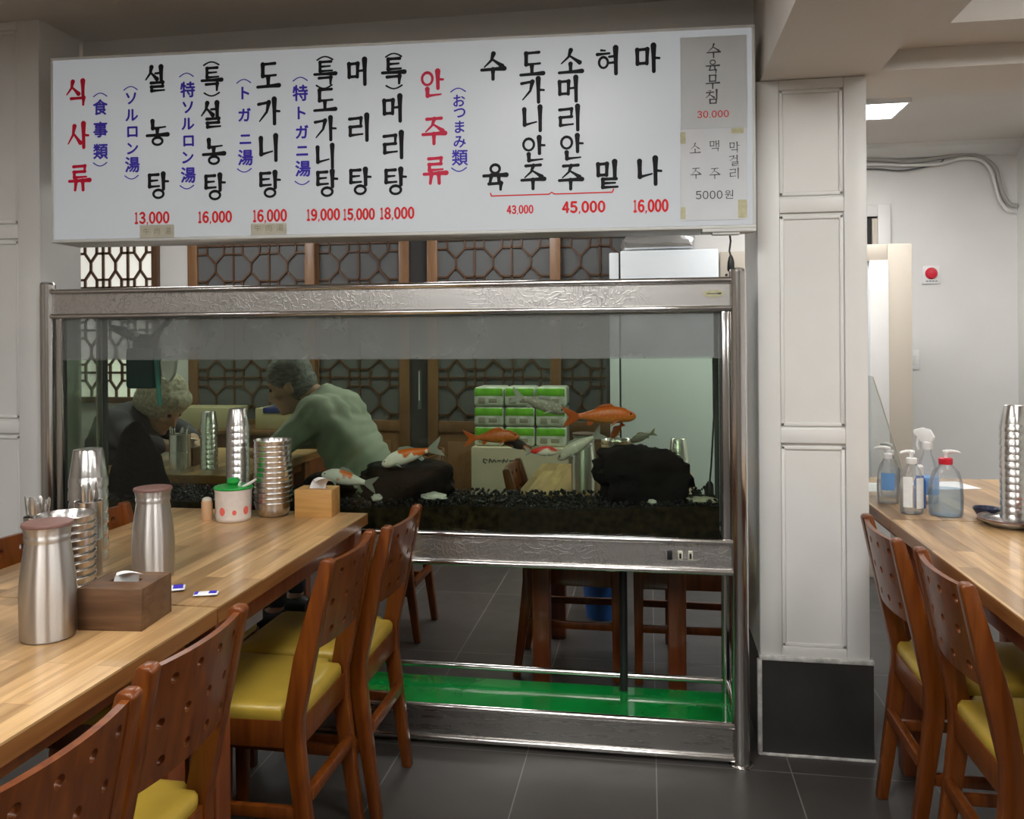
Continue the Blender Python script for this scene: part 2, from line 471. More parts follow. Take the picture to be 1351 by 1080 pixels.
def dup(root, loc, rz, label, group=None):
    r = root.copy(); col.objects.link(r)
    r.location = loc; r.rotation_euler = (0, 0, rz)
    r['label'] = label
    if group: r['group'] = group
    elif 'group' in r: del r['group']
    for ch in list(root.children):
        c = ch.copy(); col.objects.link(c); c.parent = r
        for g in list(ch.children):
            d = g.copy(); col.objects.link(d); d.parent = c
    return r

# ------------------------------------------------------------ the setting
ZC = 2.39           # ceiling
BACK = 5.2          # rear wall
struct('floor', MB().box2((-4.4, -3.4, -0.1), (3.0, 5.4, 0.0)), M['floor'])
struct('ceiling', MB().box2((-4.4, -3.4, ZC), (3.0, 5.4, ZC + 0.1)), M['ceil'])
struct('wall_back', MB().box2((-4.4, BACK, 0), (3.0, BACK + 0.15, ZC)), M['wall'])
struct('wall_front', MB().box2((-4.4, -3.4, 0), (3.0, -3.25, ZC)), M['dim_wall'])
struct('wall_left', MB().box2((-3.15, -3.25, 0), (-3.0, 2.56, ZC)), M['dim_wall'])
struct('wall_rear_left', MB().box2((-4.4, 2.78, 0), (-4.25, BACK, ZC)), M['wall'])
struct('wall_right', MB().box2((2.85, -3.25, 0), (3.0, 4.9, ZC)), M['wall'])
struct('wall_passage_right', MB().box2((2.10, 4.55, 0), (2.85, BACK, ZC)), M['wall'])

def panelled_front(x0, x1, y, zs, stile, depth=0.009):
    """raised stiles and rails around sunk panels on a face looking to -Y; zs: rail centres"""
    mb = MB()
    z_lo, z_hi = zs[0], zs[-1]
    mb.box2((x0, y - depth, z_lo), (x0 + stile, y, z_hi), 0.003)
    mb.box2((x1 - stile, y - depth, z_lo), (x1, y, z_hi), 0.003)
    for k, z in enumerate(zs):
        h = 0.022 if 0 < k < len(zs) - 1 else 0.03
        a = max(z - h, z_lo); b = min(z + h, z_hi)
        mb.box2((x0 + stile, y - depth, a), (x1 - stile, y, b), 0.003)
    # small moulding just inside each panel
    for k in range(len(zs) - 1):
        a = zs[k] + 0.03; b = zs[k + 1] - 0.03
        u0, u1 = x0 + stile + 0.001, x1 - stile - 0.001
        for (p, q) in (((u0, a), (u0 + 0.012, b)), ((u1 - 0.012, a), (u1, b)), ((u0, a), (u1, a + 0.012)), ((u0, b - 0.012), (u1, b))):
            mb.box2((p[0], y - 0.0045, p[1]), (q[0], y, q[1]), 0.003)
    return mb

# pillar beside the aquarium
PX0, PX1, PY0, PY1 = 0.334, 0.655, 2.664, 2.99
mb = MB().box2((PX0, PY0, 0.29), (PX1, PY1, 2.066))
struct('wall_pillar', mb, M['panel_white'], 'white panelled pillar beside the aquarium')
struct('trim_1', panelled_front(PX0, PX1, PY0, [0.30, 0.975, 1.68, 2.065], 0.066), M['panel_white'], 'raised mouldings on the pillar front')
mb = MB().box2((PX0 - 0.002, PY0 - 0.016, 0.0), (PX1 + 0.008, PY1 + 0.01, 0.288))
struct('baseboard_pillar', mb, M['base_tile'], 'black tiled plinth of the pillar')
mb = MB().box2((PX0 - 0.004, PY0 - 0.019, 0.288), (PX1 + 0.010, PY0 + 0.02, 0.302), 0.003)
mb.box2((PX0 - 0.010, PY0 - 0.022, 0.0), (PX0 + 0.004, PY0 - 0.002, 0.29), 0.003)
mb.box2((PX0 - 0.006, PY0 - 0.026, 0.0), (PX1 + 0.012, PY0 - 0.012, 0.006), 0.002)
struct('trim_2', mb, M['caulk'], 'white caulking around the plinth tile')

# pillar and wall at the other end of the aquarium
struct('wall_left_pillar', MB().box2((-3.0, 2.58, 0.0), (-2.064, 2.78, ZC)), M['panel_white'], 'white panelled wall beside the aquarium')
struct('trim_3', panelled_front(-2.72, -2.064, 2.58, [0.30, 0.985, 1.66, ZC], 0.085), M['panel_white'], 'raised mouldings on the wall beside the aquarium')
struct('wall_rear_return', MB().box2((-4.4, 2.66, 0.0), (-3.0, 2.78, ZC)), M['wall'])

# beams
struct('ceiling_beam', MB().box2((0.346, -3.25, 2.066), (0.684, 3.0, ZC)), M['ceil'], 'deep beam running over the pillar')
struct('ceiling_bulkhead', MB().box2((-2.064, 2.80, 1.95), (0.346, 3.0, ZC)), M['wall'], 'bulkhead behind the menu sign')
struct('ceiling_crossbeam', MB().box2((0.684, 2.62, 2.066), (2.85, 2.93, ZC)), M['ceil'], 'crossbeam over the passage')
mb = MB().box2((0.684, 2.425, 2.127), (2.85, 2.62, ZC))
mb.box2((0.684, -3.25, 2.127), (0.815, 2.425, ZC))
struct('ceiling_soffit', mb, M['ceil'], 'dropped soffit around the ceiling recess')

# cornice of the rear wall
mb = MB().prism([(BACK, ZC), (BACK - 0.10, ZC), (BACK - 0.09, ZC - 0.025), (BACK - 0.04, ZC - 0.05), (BACK - 0.025, ZC - 0.07), (BACK, ZC - 0.075)], 'x', 0.75, 2.1)
struct('trim_4', mb, M['panel_white'], 'cornice along the rear wall')

# white strip of wall between the lit window and the sliding doors is the rear wall itself
def lattice(mb, x0, x1, z0, z1, y, cw, ch, t=0.011, zoff=0.0):
    """hexagon lattice in the plane y; cells cw x ch"""
    n = max(1, round((x1 - x0) / cw)); cw = (x1 - x0) / n
    d = 0.012
    def bar(ax, az, bx, bz):
        # clip to the opening
        L = math.hypot(bx - ax, bz - az)
        if L < 1e-5: return
        ux, uz = (bx - ax) / L, (bz - az) / L
        ts = [0, L]
        for lo, hi, a, u in ((x0, x1, ax, ux), (z0, z1, az, uz)):
            if abs(u) > 1e-6:
                q = sorted(((lo - a) / u, (hi - a) / u)); ts[0] = max(ts[0], q[0]); ts[1] = min(ts[1], q[1])
            elif a < lo or a > hi: return
        if ts[1] - ts[0] < 0.004: return
        ax, az, bx, bz = ax + ux * ts[0], az + uz * ts[0], ax + ux * ts[1], az + uz * ts[1]
        nx, nz = -uz * t / 2, ux * t / 2
        mb.prism([(ax + nx, az + nz), (bx + nx, bz + nz), (bx - nx, bz - nz), (ax - nx, az - nz)], 'y', y - d, y)
    hw, hh, sh = cw * 0.24, ch * 0.40, ch * 0.19
    rows = int((z1 - z0) / ch) + 2
    for k in range(n):
        cx = x0 + (k + 0.5) * cw
        for r in range(-1, rows):
            cz = z0 + zoff + (r + 0.5) * ch
            pts = [(cx, cz + hh), (cx + hw, cz + sh), (cx + hw, cz - sh), (cx, cz - hh), (cx - hw, cz - sh), (cx - hw, cz + sh)]
            for i in range(6): bar(*pts[i], *pts[(i + 1) % 6])
            for s in (-1, 1):
                bar(cx + s * hw, cz + sh, cx + s * cw / 2, cz + sh)
                bar(cx + s * hw, cz - sh, cx + s * cw / 2, cz - sh)
            bar(cx - cw / 2, cz, cx + cw / 2, cz)
            bar(cx, cz + hh, cx, cz + ch - hh)
        if k: bar(x0 + k * cw, z0, x0 + k * cw, z1)

def lattice_door(n, x0, x1, z1, y, dark=False):
    o = struct('door_%d' % n, MB().box2((x0 + 0.05, y - 0.012, 0.04), (x1 - 0.05, y - 0.004, z1 - 0.04)), M['frost'], 'sliding lattice door with grey frosted glass')
    fr = MB(); f = 0.068
    fr.box2((x0, y - 0.035, 0.0), (x0 + f, y, z1), 0.004); fr.box2((x1 - f, y - 0.035, 0.0), (x1, y, z1), 0.004)
    fr.box2((x0 + f, y - 0.033, z1 - f), (x1 - f, y, z1), 0.003); fr.box2((x0 + f, y - 0.033, 0.0), (x1 - f, y, 0.1), 0.003)
    fr.box2((x0 + f, y - 0.033, 0.69), (x1 - f, y, 0.76), 0.003)
    obj('door_frame', fr, M['door_wood'], o)
    pb = MB().box2((x0 + f, y - 0.024, 0.1), (x1 - f, y - 0.008, 0.69))
    pb.box2((x0 + f + 0.06, y - 0.030, 0.16), (x1 - f - 0.06, y - 0.022, 0.63), 0.004)
    obj('lower_panel', pb, M['door_wood'], o)
    lb = MB(); lattice(lb, x0 + f, x1 - f, 0.76, z1 - f, y - 0.012, 0.222, 0.29, zoff=0.13)
    obj('lattice', lb, M['lattice'], o)
    return o
YD = BACK - 0.002
lattice_door(1, -3.02, -2.13, 2.02, YD - 0.04)
lattice_door(2, -2.19, -1.51, 2.02, YD)
lattice_door(3, -1.38, -0.53, 2.02, YD - 0.04)
lattice_door(4, -0.60, 0.26, 2.02, YD)
struct('trim_5', MB().box2((-1.51, YD - 0.02, 0.0), (-1.38, YD, 2.02)), M['opening_shade'], 'dark strip painted for the shade in the gap between the sliding doors')
mb = MB().box2((-3.10, YD - 0.05, 2.02), (0.32, YD, 2.10), 0.004)
struct('trim_6', mb, M['door_wood'], 'wooden head rail above the sliding doors')

# lit paper window with a dark lattice
wn = struct('window_1', MB().box2((-3.86, YD - 0.01, 0.9), (-3.30, YD, 2.02)), M['paper_pane'], 'bright paper window with a dark lattice')
mb = MB(); lattice(mb, -3.86, -3.305, 0.9, 2.02, YD - 0.012, 0.185, 0.29, 0.016, zoff=0.02)
obj('lattice', mb, M['lattice'], wn)
mb = MB().box2((-3.305, YD - 0.04, 0.86), (-3.262, YD, 2.06), 0.003)
mb.box2((-3.90, YD - 0.04, 0.86), (-3.86, YD, 2.06), 0.003); mb.box2((-3.86, YD - 0.04, 2.02), (-3.305, YD, 2.06), 0.003)
mb.box2((-3.86, YD - 0.04, 0.86), (-3.305, YD, 0.90), 0.003)
obj('window_frame', mb, M['lattice'], wn)

# door opening with white casing in the rear wall, mostly behind the pillar
dn = struct('door_5', MB().box2((0.85, YD - 0.006, 0.0), (1.335, YD, 1.98)), M['opening_shade'], 'dark sheet painted for the shade in a doorway with a white casing')
mb = MB().box2((1.335, YD - 0.03, 0.0), (1.405, YD, 2.05), 0.004); mb.box2((0.80, YD - 0.03, 1.98), (1.335, YD, 2.05), 0.004)
obj('door_frame', mb, M['panel_white'], dn)
mb = MB().box2((1.305, YD - 0.022, 0.0), (1.334, YD - 0.004, 1.97), 0.002)
obj('door_jamb', mb, M['beige'], dn)

# beige framed partition standing in the passage
t = thing('partition_screen', 'beige framed partition with a white panel standing in the passage', 'partition', (0, 4.70, 0))
mb = MB().box2((0.75, -0.02, 0.0), (1.19, 0.0, 1.70)); obj('panel', mb, M['fridge'], t)
mb = MB().box2((1.25, -0.035, 0.0), (1.372, 0.035, 1.765), 0.004); mb.box2((0.70, -0.035, 1.675), (1.25, 0.035, 1.765), 0.004)
mb.box2((0.70, -0.035, 0.0), (0.78, 0.035, 1.675), 0.004); mb.box2((0.78, -0.035, 0.0), (1.25, 0.035, 0.1), 0.004)
obj('frame', mb, M['beige'], t)
mb = MB().box2((1.16, -0.04, 0.1), (1.255, 0.02, 1.68), 0.004); obj('inner_frame', mb, M['panel_white'], t)

# ceiling light panels
def ceiling_light(x, y, sx, sy, z, mat, label, group=None):
    t = thing('ceiling_light', label, 'ceiling light', (x, y, z), 0, group)
    mb = MB()
    for (a, b) in (((-sx / 2, -sy / 2), (sx / 2, -sy / 2 + 0.012)), ((-sx / 2, sy / 2 - 0.012), (sx / 2, sy / 2)),
                   ((-sx / 2, -sy / 2 + 0.012), (-sx / 2 + 0.012, sy / 2 - 0.012)), ((sx / 2 - 0.012, -sy / 2 + 0.012), (sx / 2, sy / 2 - 0.012))):
        mb.box2((a[0], a[1], -0.022), (b[0], b[1], 0.0))
    obj('frame', mb, M['white_plastic'], t)
    mb = MB().box2((-sx / 2 + 0.012, -sy / 2 + 0.012, -0.016), (sx / 2 - 0.012, sy / 2 - 0.012, -0.002))
    obj('diffuser', mb, mat, t)
    return t
for x, y in ((-1.25, 0.35), (-1.25, -1.5), (-0.25, 1.15), (-0.25, -1.0)):
    ceiling_light(x, y, 0.62, 0.62, ZC, M['light_panel'], 'square lit ceiling panel over the dining tables', 'ceiling panels over the dining room')
ceiling_light(-2.35, 0.85, 0.32, 0.32, ZC, M['light_panel'], 'small unseen lit panel added to brighten the panelled wall')  # added fill panel, out of view, lifts the panelled wall
for x, y in ((1.40, 1.35), (1.6, -0.9)):
    ceiling_light(x, y, 0.62, 0.62, ZC, M['light_panel'], 'square lit ceiling panel in the coffered recess', 'ceiling panels in the recess')
for x, y in ((-2.6, 4.2), (-0.9, 4.3)):
    ceiling_light(x, y, 0.6, 0.6, ZC, M['light_rear'], 'square lit ceiling panel in the room behind the aquarium', 'ceiling panels behind the aquarium')
ceiling_light(1.85, 3.55, 0.60, 0.30, ZC, M['light_side'], 'slim unseen ceiling panel added to brighten the passage wall')  # added out of view so the passage wall is lit evenly
ceiling_light(0.92, 4.29, 0.60, 0.30, ZC, M['light_side'], 'bright slim ceiling panel beside the pillar in the passage')

# ------------------------------------------------------------ lettering
_glyph = {}
def glyph(ch):
    """flat outline of a character: (verts, faces, bbox)"""
    if ch in _glyph: return _glyph[ch]
    c = bpy.data.curves.new('glyph', 'FONT')
    c.body = ch; c.size = 1.0; c.fill_mode = 'FRONT'; c.resolution_u = 4
    o = bpy.data.objects.new('glyph', c); col.objects.link(o)
    dg = bpy.context.evaluated_depsgraph_get(); dg.update()
    me = o.evaluated_get(dg).to_mesh()
    vs = [tuple(v.co)[:2] for v in me.vertices]; fs = [tuple(p.vertices) for p in me.polygons]
    o.evaluated_get(dg).to_mesh_clear()
    bpy.data.objects.remove(o); bpy.data.curves.remove(c)
    xs = [p[0] for p in vs] or [0]; ys = [p[1] for p in vs] or [0]
    _glyph[ch] = (vs, fs, (min(xs), min(ys), max(xs), max(ys)))
    return _glyph[ch]
LAYER = [0.0]
def put_glyph(mb, ch, cx, cz, w, h, y=-0.0012, bold=0.0, fit=True):
    """print character ch centred at (cx, cz) on a plane facing -Y"""
    vs, fs, bb = glyph(ch)
    bw, bh = bb[2] - bb[0] or 1, bb[3] - bb[1] or 1
    if fit: sx, sz = w / bw, h / bh
    else: sx, sz = w, h
    mx, mz = (bb[0] + bb[2]) / 2, (bb[1] + bb[3]) / 2
    for dx, dz in (((0, 0),) if not bold else ((-bold, 0), (bold, 0), (0, bold), (0, -bold))):
        LAYER[0] = (LAYER[0] + 1) % 9
        yy = y - LAYER[0] * 0.00003
        mb.add([(cx + dx + (p[0] - mx) * sx, yy, cz + dz + (p[1] - mz) * sz) for p in vs], fs)

def brush(mb, pts, w0, w1, y):
    """a brush stroke: rounded ribbon whose width runs from w0 to w1"""
    LAYER[0] = (LAYER[0] + 1) % 9
    y = y - LAYER[0] * 0.00003
    P = []
    for i in range(len(pts) - 1):
        for k in range(5):
            t = k / 5
            P.append((pts[i][0] * (1 - t) + pts[i + 1][0] * t, pts[i][1] * (1 - t) + pts[i + 1][1] * t))
    P.append(pts[-1])
    n = len(P); L = []; Rr = []
    for i, p in enumerate(P):
        a, b = P[max(i - 1, 0)], P[min(i + 1, n - 1)]
        dx, dz = b[0] - a[0], b[1] - a[1]; q = math.hypot(dx, dz) or 1
        t = i / (n - 1)
        w = (w0 + (w1 - w0) * t) / 2 * (1.0 - 0.16 * math.sin(PI * t))
        L.append((p[0] - dz / q * w, p[1] + dx / q * w)); Rr.append((p[0] + dz / q * w, p[1] - dx / q * w))
    def cap(c, a, b):
        ang = math.atan2(a[1] - c[1], a[0] - c[0]); r = math.hypot(a[0] - c[0], a[1] - c[1])
        return [(c[0] + r * math.cos(ang + PI * k / 6), c[1] + r * math.sin(ang + PI * k / 6)) for k in range(1, 6)]
    ring = L[::-1] + cap(P[0], L[0], Rr[0]) + Rr + cap(P[-1], Rr[-1], L[-1])
    vs = [(p[0], y, p[1]) for p in L + Rr]
    fs = [(i, i + 1, n + i + 1, n + i) for i in range(n - 1)]
    c0 = cap(P[0], L[0], Rr[0]); c1 = cap(P[-1], Rr[-1], L[-1])
    o = len(vs); vs += [(p[0], y, p[1]) for p in c0]; fs.append([0] + list(range(o, o + 5)) + [n])
    o = len(vs); vs += [(p[0], y, p[1]) for p in c1]; fs.append([2 * n - 1] + list(range(o, o + 5)) + [n - 1])
    mb.add(vs, fs)

def circle(cx, cz, rx, rz, n=14):
    return [(cx + rx * math.cos(PI / 2 + 2 * PI * k / n), cz + rz * math.sin(PI / 2 + 2 * PI * k / n)) for k in range(n + 1)]
T, H_ = 0.20, 0.14         # thick and thin strokes, in units of the syllable
JAMO = {
    'ㅅ': [([(.52, 1), (.40, .52), (.0, .04)], T, .06), ([(.46, .58), (.72, .34), (1, .08)], .09, T)],
    'ㄱ': [([(.02, .90), (.95, .97)], H_, H_), ([(.93, .97), (.90, .0)], T, .10)],
    'ㄱc': [([(.02, .86), (.90, .95)], H_, H_), ([(.88, .95), (.70, .46), (.10, .0)], T, .06)],
    'ㄹ': [([(.05, .95), (.92, 1)], H_, H_), ([(.90, 1), (.87, .52)], T * .8, .1), ([(.06, .50), (.90, .54)], H_, H_),
          ([(.10, .50), (.10, .04)], T * .8, T * .8), ([(.10, .04), (1, .10)], H_, .08)],
    'ㄴ': [([(.10, 1), (.12, .10)], T, T * .9), ([(.12, .10), (1, .26)], H_, .07)],
    'ㅌ': [([(.08, .97), (.92, 1)], H_, H_), ([(.10, .97), (.10, .04)], T * .8, T * .8), ([(.10, .50), (.85, .54)], H_, .08), ([(.10, .04), (1, .08)], H_, .09)],
    'ㄷ': [([(.06, .95), (.94, 1)], H_, H_), ([(.10, .95), (.10, .06)], T, T * .9), ([(.10, .06), (1, .12)], H_, .10)],
    'ㅁ': [([(.10, .96), (.12, .04)], T * .9, T * .8), ([(.10, .94), (.90, .98)], H_, H_), ([(.90, .98), (.86, .04)], T * .9, T * .7), ([(.12, .06), (.86, .08)], H_, H_)],
    'ㅇ': [(circle(.5, .5, .44, .46), .12, .12)],
    'ㅎ': [([(.34, 1.0), (.62, .98)], .10, .08), ([(.04, .78), (.96, .82)], H_, .09), (circle(.5, .32, .34, .30), .11, .11)],
    'ㅈ': [([(.06, .95), (.94, 1)], H_, H_), ([(.52, .97), (.38, .48), (.0, .04)], T * .9, .06), ([(.46, .55), (.74, .32), (1, .08)], .08, T)],
    'ㅊ': [([(.38, 1.08), (.64, 1.06)], .09, .08), ([(.06, .80), (.94, .85)], H_, H_), ([(.52, .82), (.38, .42), (.0, .02)], T * .9, .06), ([(.46, .48), (.74, .28), (1, .05)], .08, T)],
    'ㅣ': [([(.5, 1.0), (.52, .0)], T * 1.15, T * .75)],
    'ㅏ': [([(.40, 1.0), (.42, .0)], T * 1.15, T * .75), ([(.45, .52), (.98, .50)], H_, .10)],
    'ㅓ': [([(.62, 1.0), (.64, .0)], T * 1.15, T * .75), ([(.02, .54), (.60, .56)], .10, H_)],
    'ㅕ': [([(.62, 1.0), (.64, .0)], T * 1.15, T * .75), ([(.02, .66), (.60, .68)], .10, H_), ([(.02, .42), (.60, .44)], .10, H_)],
    'ㅐ': [([(.26, .95), (.28, .05)], T, T * .7), ([(.30, .5), (.70, .5)], H_, H_), ([(.74, 1), (.76, .0)], T, T * .7)],
    'ㅗ': [([(.50, 1.0), (.50, .22)], T, T * .8), ([(.0, .14), (1, .24)], H_ * .9, T)],
    'ㅜ': [([(.0, .84), (1, .92)], H_ * .9, T), ([(.50, .86), (.50, .0)], T, T * .7)],
    'ㅠ': [([(.0, .84), (1, .92)], H_ * .9, T), ([(.34, .86), (.28, .0)], T, T * .6), ([(.66, .88), (.68, .0)], T, T * .7)],
    'ㅡ': [([(.0, .45), (1, .55)], H_ * .9, T)],
}
SYL = {  # syllable: (jamo, box x0, z0, x1, z1) ...
    '식': [('ㅅ', .0, .42, .58, .98), ('ㅣ', .70, .40, .90, 1.0), ('ㄱ', .20, .0, .88, .30)],
    '사': [('ㅅ', .0, .14, .60, .90), ('ㅏ', .60, .0, 1.0, 1.0)],
    '류': [('ㄹ', .18, .50, .84, 1.0), ('ㅠ', .0, .0, 1.0, .44)],
    '설': [('ㅅ', .0, .46, .54, 1.0), ('ㅓ', .46, .42, .92, 1.0), ('ㄹ', .22, .0, .90, .36)],
    '농': [('ㄴ', .20, .66, .90, 1.0), ('ㅗ', .0, .36, 1.0, .66), ('ㅇ', .24, .0, .78, .33)],
    '탕': [('ㅌ', .04, .46, .56, .98), ('ㅏ', .60, .38, 1.0, 1.0), ('ㅇ', .24, .0, .80, .36)],
    '특': [('ㅌ', .20, .56, .84, 1.0), ('ㅡ', .0, .38, 1.0, .52), ('ㄱ', .20, .0, .82, .30)],
    '도': [('ㄷ', .18, .46, .86, 1.0), ('ㅗ', .0, .0, 1.0, .44)],
    '가': [('ㄱc', .0, .12, .56, .92), ('ㅏ', .58, .0, 1.0, 1.0)],
    '니': [('ㄴ', .06, .18, .66, .92), ('ㅣ', .72, .0, .92, 1.0)],
    '머': [('ㅁ', .02, .28, .52, .86), ('ㅓ', .50, .0, .96, 1.0)],
    '리': [('ㄹ', .02, .18, .64, .90), ('ㅣ', .74, .0, .94, 1.0)],
    '안': [('ㅇ', .02, .44, .56, .98), ('ㅏ', .60, .32, 1.0, 1.0), ('ㄴ', .22, .0, .90, .30)],
    '주': [('ㅈ', .14, .46, .88, 1.0), ('ㅜ', .0, .0, 1.0, .44)],
    '수': [('ㅅ', .12, .46, .90, 1.0), ('ㅜ', .0, .0, 1.0, .44)],
    '육': [('ㅇ', .28, .64, .74, 1.0), ('ㅠ', .0, .30, 1.0, .60), ('ㄱ', .22, .0, .80, .26)],
    '소': [('ㅅ', .10, .42, .90, 1.0), ('ㅗ', .0, .0, 1.0, .42)],
    '혀': [('ㅎ', .0, .22, .56, .92), ('ㅕ', .52, .0, .98, 1.0)],
    '밑': [('ㅁ', .04, .46, .52, .94), ('ㅣ', .70, .40, .90, 1.0), ('ㅌ', .22, .0, .92, .34)],
    '마': [('ㅁ', .0, .28, .54, .88), ('ㅏ', .58, .0, 1.0, 1.0)],
    '나': [('ㄴ', .02, .22, .60, .90), ('ㅏ', .58, .0, 1.0, 1.0)],
    '무': [('ㅁ', .2, .5, .8, 1.0), ('ㅜ', .0, .0, 1.0, .44)],
    '침': [('ㅊ', .0, .42, .62, .92), ('ㅣ', .72, .38, .92, 1.0), ('ㅁ', .24, .0, .86, .32)],
    '맥': [('ㅁ', .0, .48, .46, .95), ('ㅐ', .48, .40, 1.0, 1.0), ('ㄱ', .2, .0, .86, .30)],
    '막': [('ㅁ', .02, .46, .52, .95), ('ㅏ', .58, .38, 1.0, 1.0), ('ㄱ', .2, .0, .82, .30)],
    '걸': [('ㄱc', .0, .48, .5, .96), ('ㅓ', .46, .42, .92, 1.0), ('ㄹ', .22, .0, .90, .36)],
}
def syllable(mb, ch, cx, cz, w, h, y=-0.0012, k=1.0):
    for j, a, b, c, d in SYL[ch]:
        for pts, w0, w1 in JAMO[j]:
            q = [(cx + (a + p[0] * (c - a) - .5) * w, cz + (b + p[1] * (d - b) - .5) * h) for p in pts]
            s = h * k
            brush(mb, q, w0 * s, w1 * s, y)
def paren(mb, up, cx, cz, w, h, t, y=-0.0012):
    s = 1 if up else -1
    pts = [(cx - w / 2 + w * i / 6, cz + s * (-h / 2 + h * math.sin(PI * i / 6))) for i in range(7)]
    brush(mb, pts, t, t, y)
WIDE = {c: chr(ord(c) - ord('0') + 0xFF10) for c in '0123456789'}
def number(mb, txt, x0, z0, x1, z1, y=-0.0012, bold=0.0009):
    """condensed figures filling the box"""
    units = [0.42 if c in ',.' else (0.72 if c == '1' else 1.0) for c in txt]
    tot = sum(units); u = x0; h = z1 - z0
    for c, k in zip(txt, units):
        w = (x1 - x0) * k / tot
        if c in ',.':
            brush(mb, [(u + w * .55, z0 + h * .06), (u + w * (.40 if c == ',' else .55), z0 - (h * .12 if c == ',' else -h * .02))], h * .14, h * (.08 if c == ',' else .14), y)
        else:
            put_glyph(mb, WIDE[c], u + w / 2, (z0 + z1) / 2, w * (.50 if c == '1' else .80), h, y, bold)
        u += w

# ------------------------------------------------------------ menu sign
SIGN_RZ = 0.04896
SW, SH, SD = 2.2477, 0.605, 0.15
sign = thing('menu_sign', 'long white light box menu with red, blue and black lettering above the aquarium', 'menu sign', (-1.925, 2.45, 1.603), SIGN_RZ)
mb = MB()
f = 0.010
mb.box2((0, 0.001, 0), (SW, SD, f), 0.002); mb.box2((0, 0.001, SH - f), (SW, SD, SH), 0.002)
mb.box2((0, 0.001, f), (f, SD, SH - f), 0.002); mb.box2((SW - f, 0.001, f), (SW, SD, SH - f), 0.002)
mb.box2((f, SD - 0.01, f), (SW - f, SD, SH - f))
obj('cabinet', mb, M['sign_box'], sign)
M['sign_face'] = pmat('lit_sign_acrylic', (0.39, 0.412, 0.437), 0.35)
_b = M['sign_face'].node_tree.nodes['Principled BSDF']
_b.inputs['Emission Color'].default_value = (0.90, 0.95, 1.0, 1)
_b.inputs['Emission Strength'].default_value = SIGN_LIGHT
obj('face_panel', MB().box2((f, 0.0, f), (SW - f, 0.006, SH - f)), M['sign_face'], sign)
KO = [
 ('red1', 'ink_red', [('식',0.094,0.486),('사',0.098,0.347),('류',0.101,0.209)]),
 ('blk1', 'ink_black', [('설',0.367,0.520),('농',0.370,0.346),('탕',0.371,0.175)]),
 ('blk2', 'ink_black', [('(',0.554,0.562),('특',0.555,0.512),(')',0.555,0.463),('설',0.555,0.397),('농',0.560,0.279),('탕',0.562,0.166)]),
 ('blk3', 'ink_black', [('도',0.743,0.514),('가',0.745,0.401),('니',0.744,0.285),('탕',0.745,0.169)]),
 ('blk4', 'ink_black', [('(',0.929,0.562),('특',0.929,0.516),(')',0.926,0.472),('도',0.928,0.429),('가',0.929,0.340),('니',0.929,0.253),('탕',0.932,0.167)]),
 ('blk5', 'ink_black', [('머',1.037,0.514),('리',1.039,0.339),('탕',1.039,0.170)]),
 ('blk6', 'ink_black', [('(',1.150,0.562),('특',1.149,0.512),(')',1.151,0.462),('머',1.149,0.395),('리',1.149,0.281),('탕',1.152,0.167)]),
 ('red2', 'ink_red2', [('안',1.271,0.467),('주',1.276,0.321),('류',1.279,0.198)]),
 ('blk7', 'ink_black', [('수',1.462,0.513),('육',1.466,0.173)]),
 ('blk8', 'ink_black', [('도',1.582,0.514),('가',1.584,0.434),('니',1.584,0.347),('안',1.585,0.254),('주',1.583,0.170)]),
 ('blk9', 'ink_black', [('소',1.700,0.516),('머',1.696,0.433),('리',1.697,0.345),('안',1.701,0.256),('주',1.698,0.166)]),
 ('blk10', 'ink_black', [('혀',1.815,0.514),('밑',1.810,0.170)]),
 ('blk11', 'ink_black', [('마',1.932,0.516),('나',1.935,0.177)]),
]
for key, mat, chars in KO:
    for ch, u, z in chars:
        mb = MB()
        if ch in '()': paren(mb, ch == '(', u, z, 0.050, 0.010, 0.0058)
        elif key in ('blk8', 'blk9'): syllable(mb, ch, u, z, 0.069, 0.072)
        elif key == 'blk4' and ch in '도가니특': syllable(mb, ch, u, z, 0.068, 0.070)
        elif key == 'blk2' and ch == '특': syllable(mb, ch, u, z, 0.066, 0.072)
        else: syllable(mb, ch, u, z, 0.070, 0.078)
        obj('lettering', mb, M[mat], sign)
JP = [
 [('(',0.175,0.477),('食',0.175,0.437),('事',0.175,0.364),('類',0.175,0.293),(')',0.173,0.251)],
 [('(',0.280,0.494),('ソ',0.281,0.461),('ル',0.283,0.407),('ロ',0.285,0.353),('ン',0.285,0.299),('湯',0.284,0.247),(')',0.281,0.206)],
 [('(',0.470,0.529),('特',0.474,0.482),('ソ',0.474,0.425),('ル',0.474,0.372),('ロ',0.476,0.317),('ン',0.473,0.264),('湯',0.474,0.208),(')',0.469,0.169)],
 [('(',0.662,0.501),('ト',0.667,0.463),('ガ',0.664,0.394),('ニ',0.666,0.316),('湯',0.666,0.258),(')',0.662,0.217)],
 [('(',0.848,0.500),('特',0.848,0.456),('ト',0.852,0.393),('ガ',0.853,0.333),('ニ',0.853,0.273),('湯',0.855,0.217),(')',0.852,0.172)],
 [('(',1.353,0.445),('お',1.356,0.412),('つ',1.357,0.374),('ま',1.357,0.331),('み',1.357,0.285),('類',1.357,0.236),(')',1.354,0.199)],
]
for k, chars in enumerate(JP):
    for ch, u, z in chars:
        mb = MB()
        if ch in '()': paren(mb, ch == '(', u, z, 0.046, 0.011, 0.0038)
        else:
            em = 0.052 if (k == 0 or ch in '特湯類') else 0.046
            if k == 5 and ch != '類': em = 0.042
            put_glyph(mb, ch, u, z, em, em * 1.02, bold=0.0016 if k != 5 else 0.0009, fit=False)
        obj('lettering', mb, M['ink_blue'], sign)
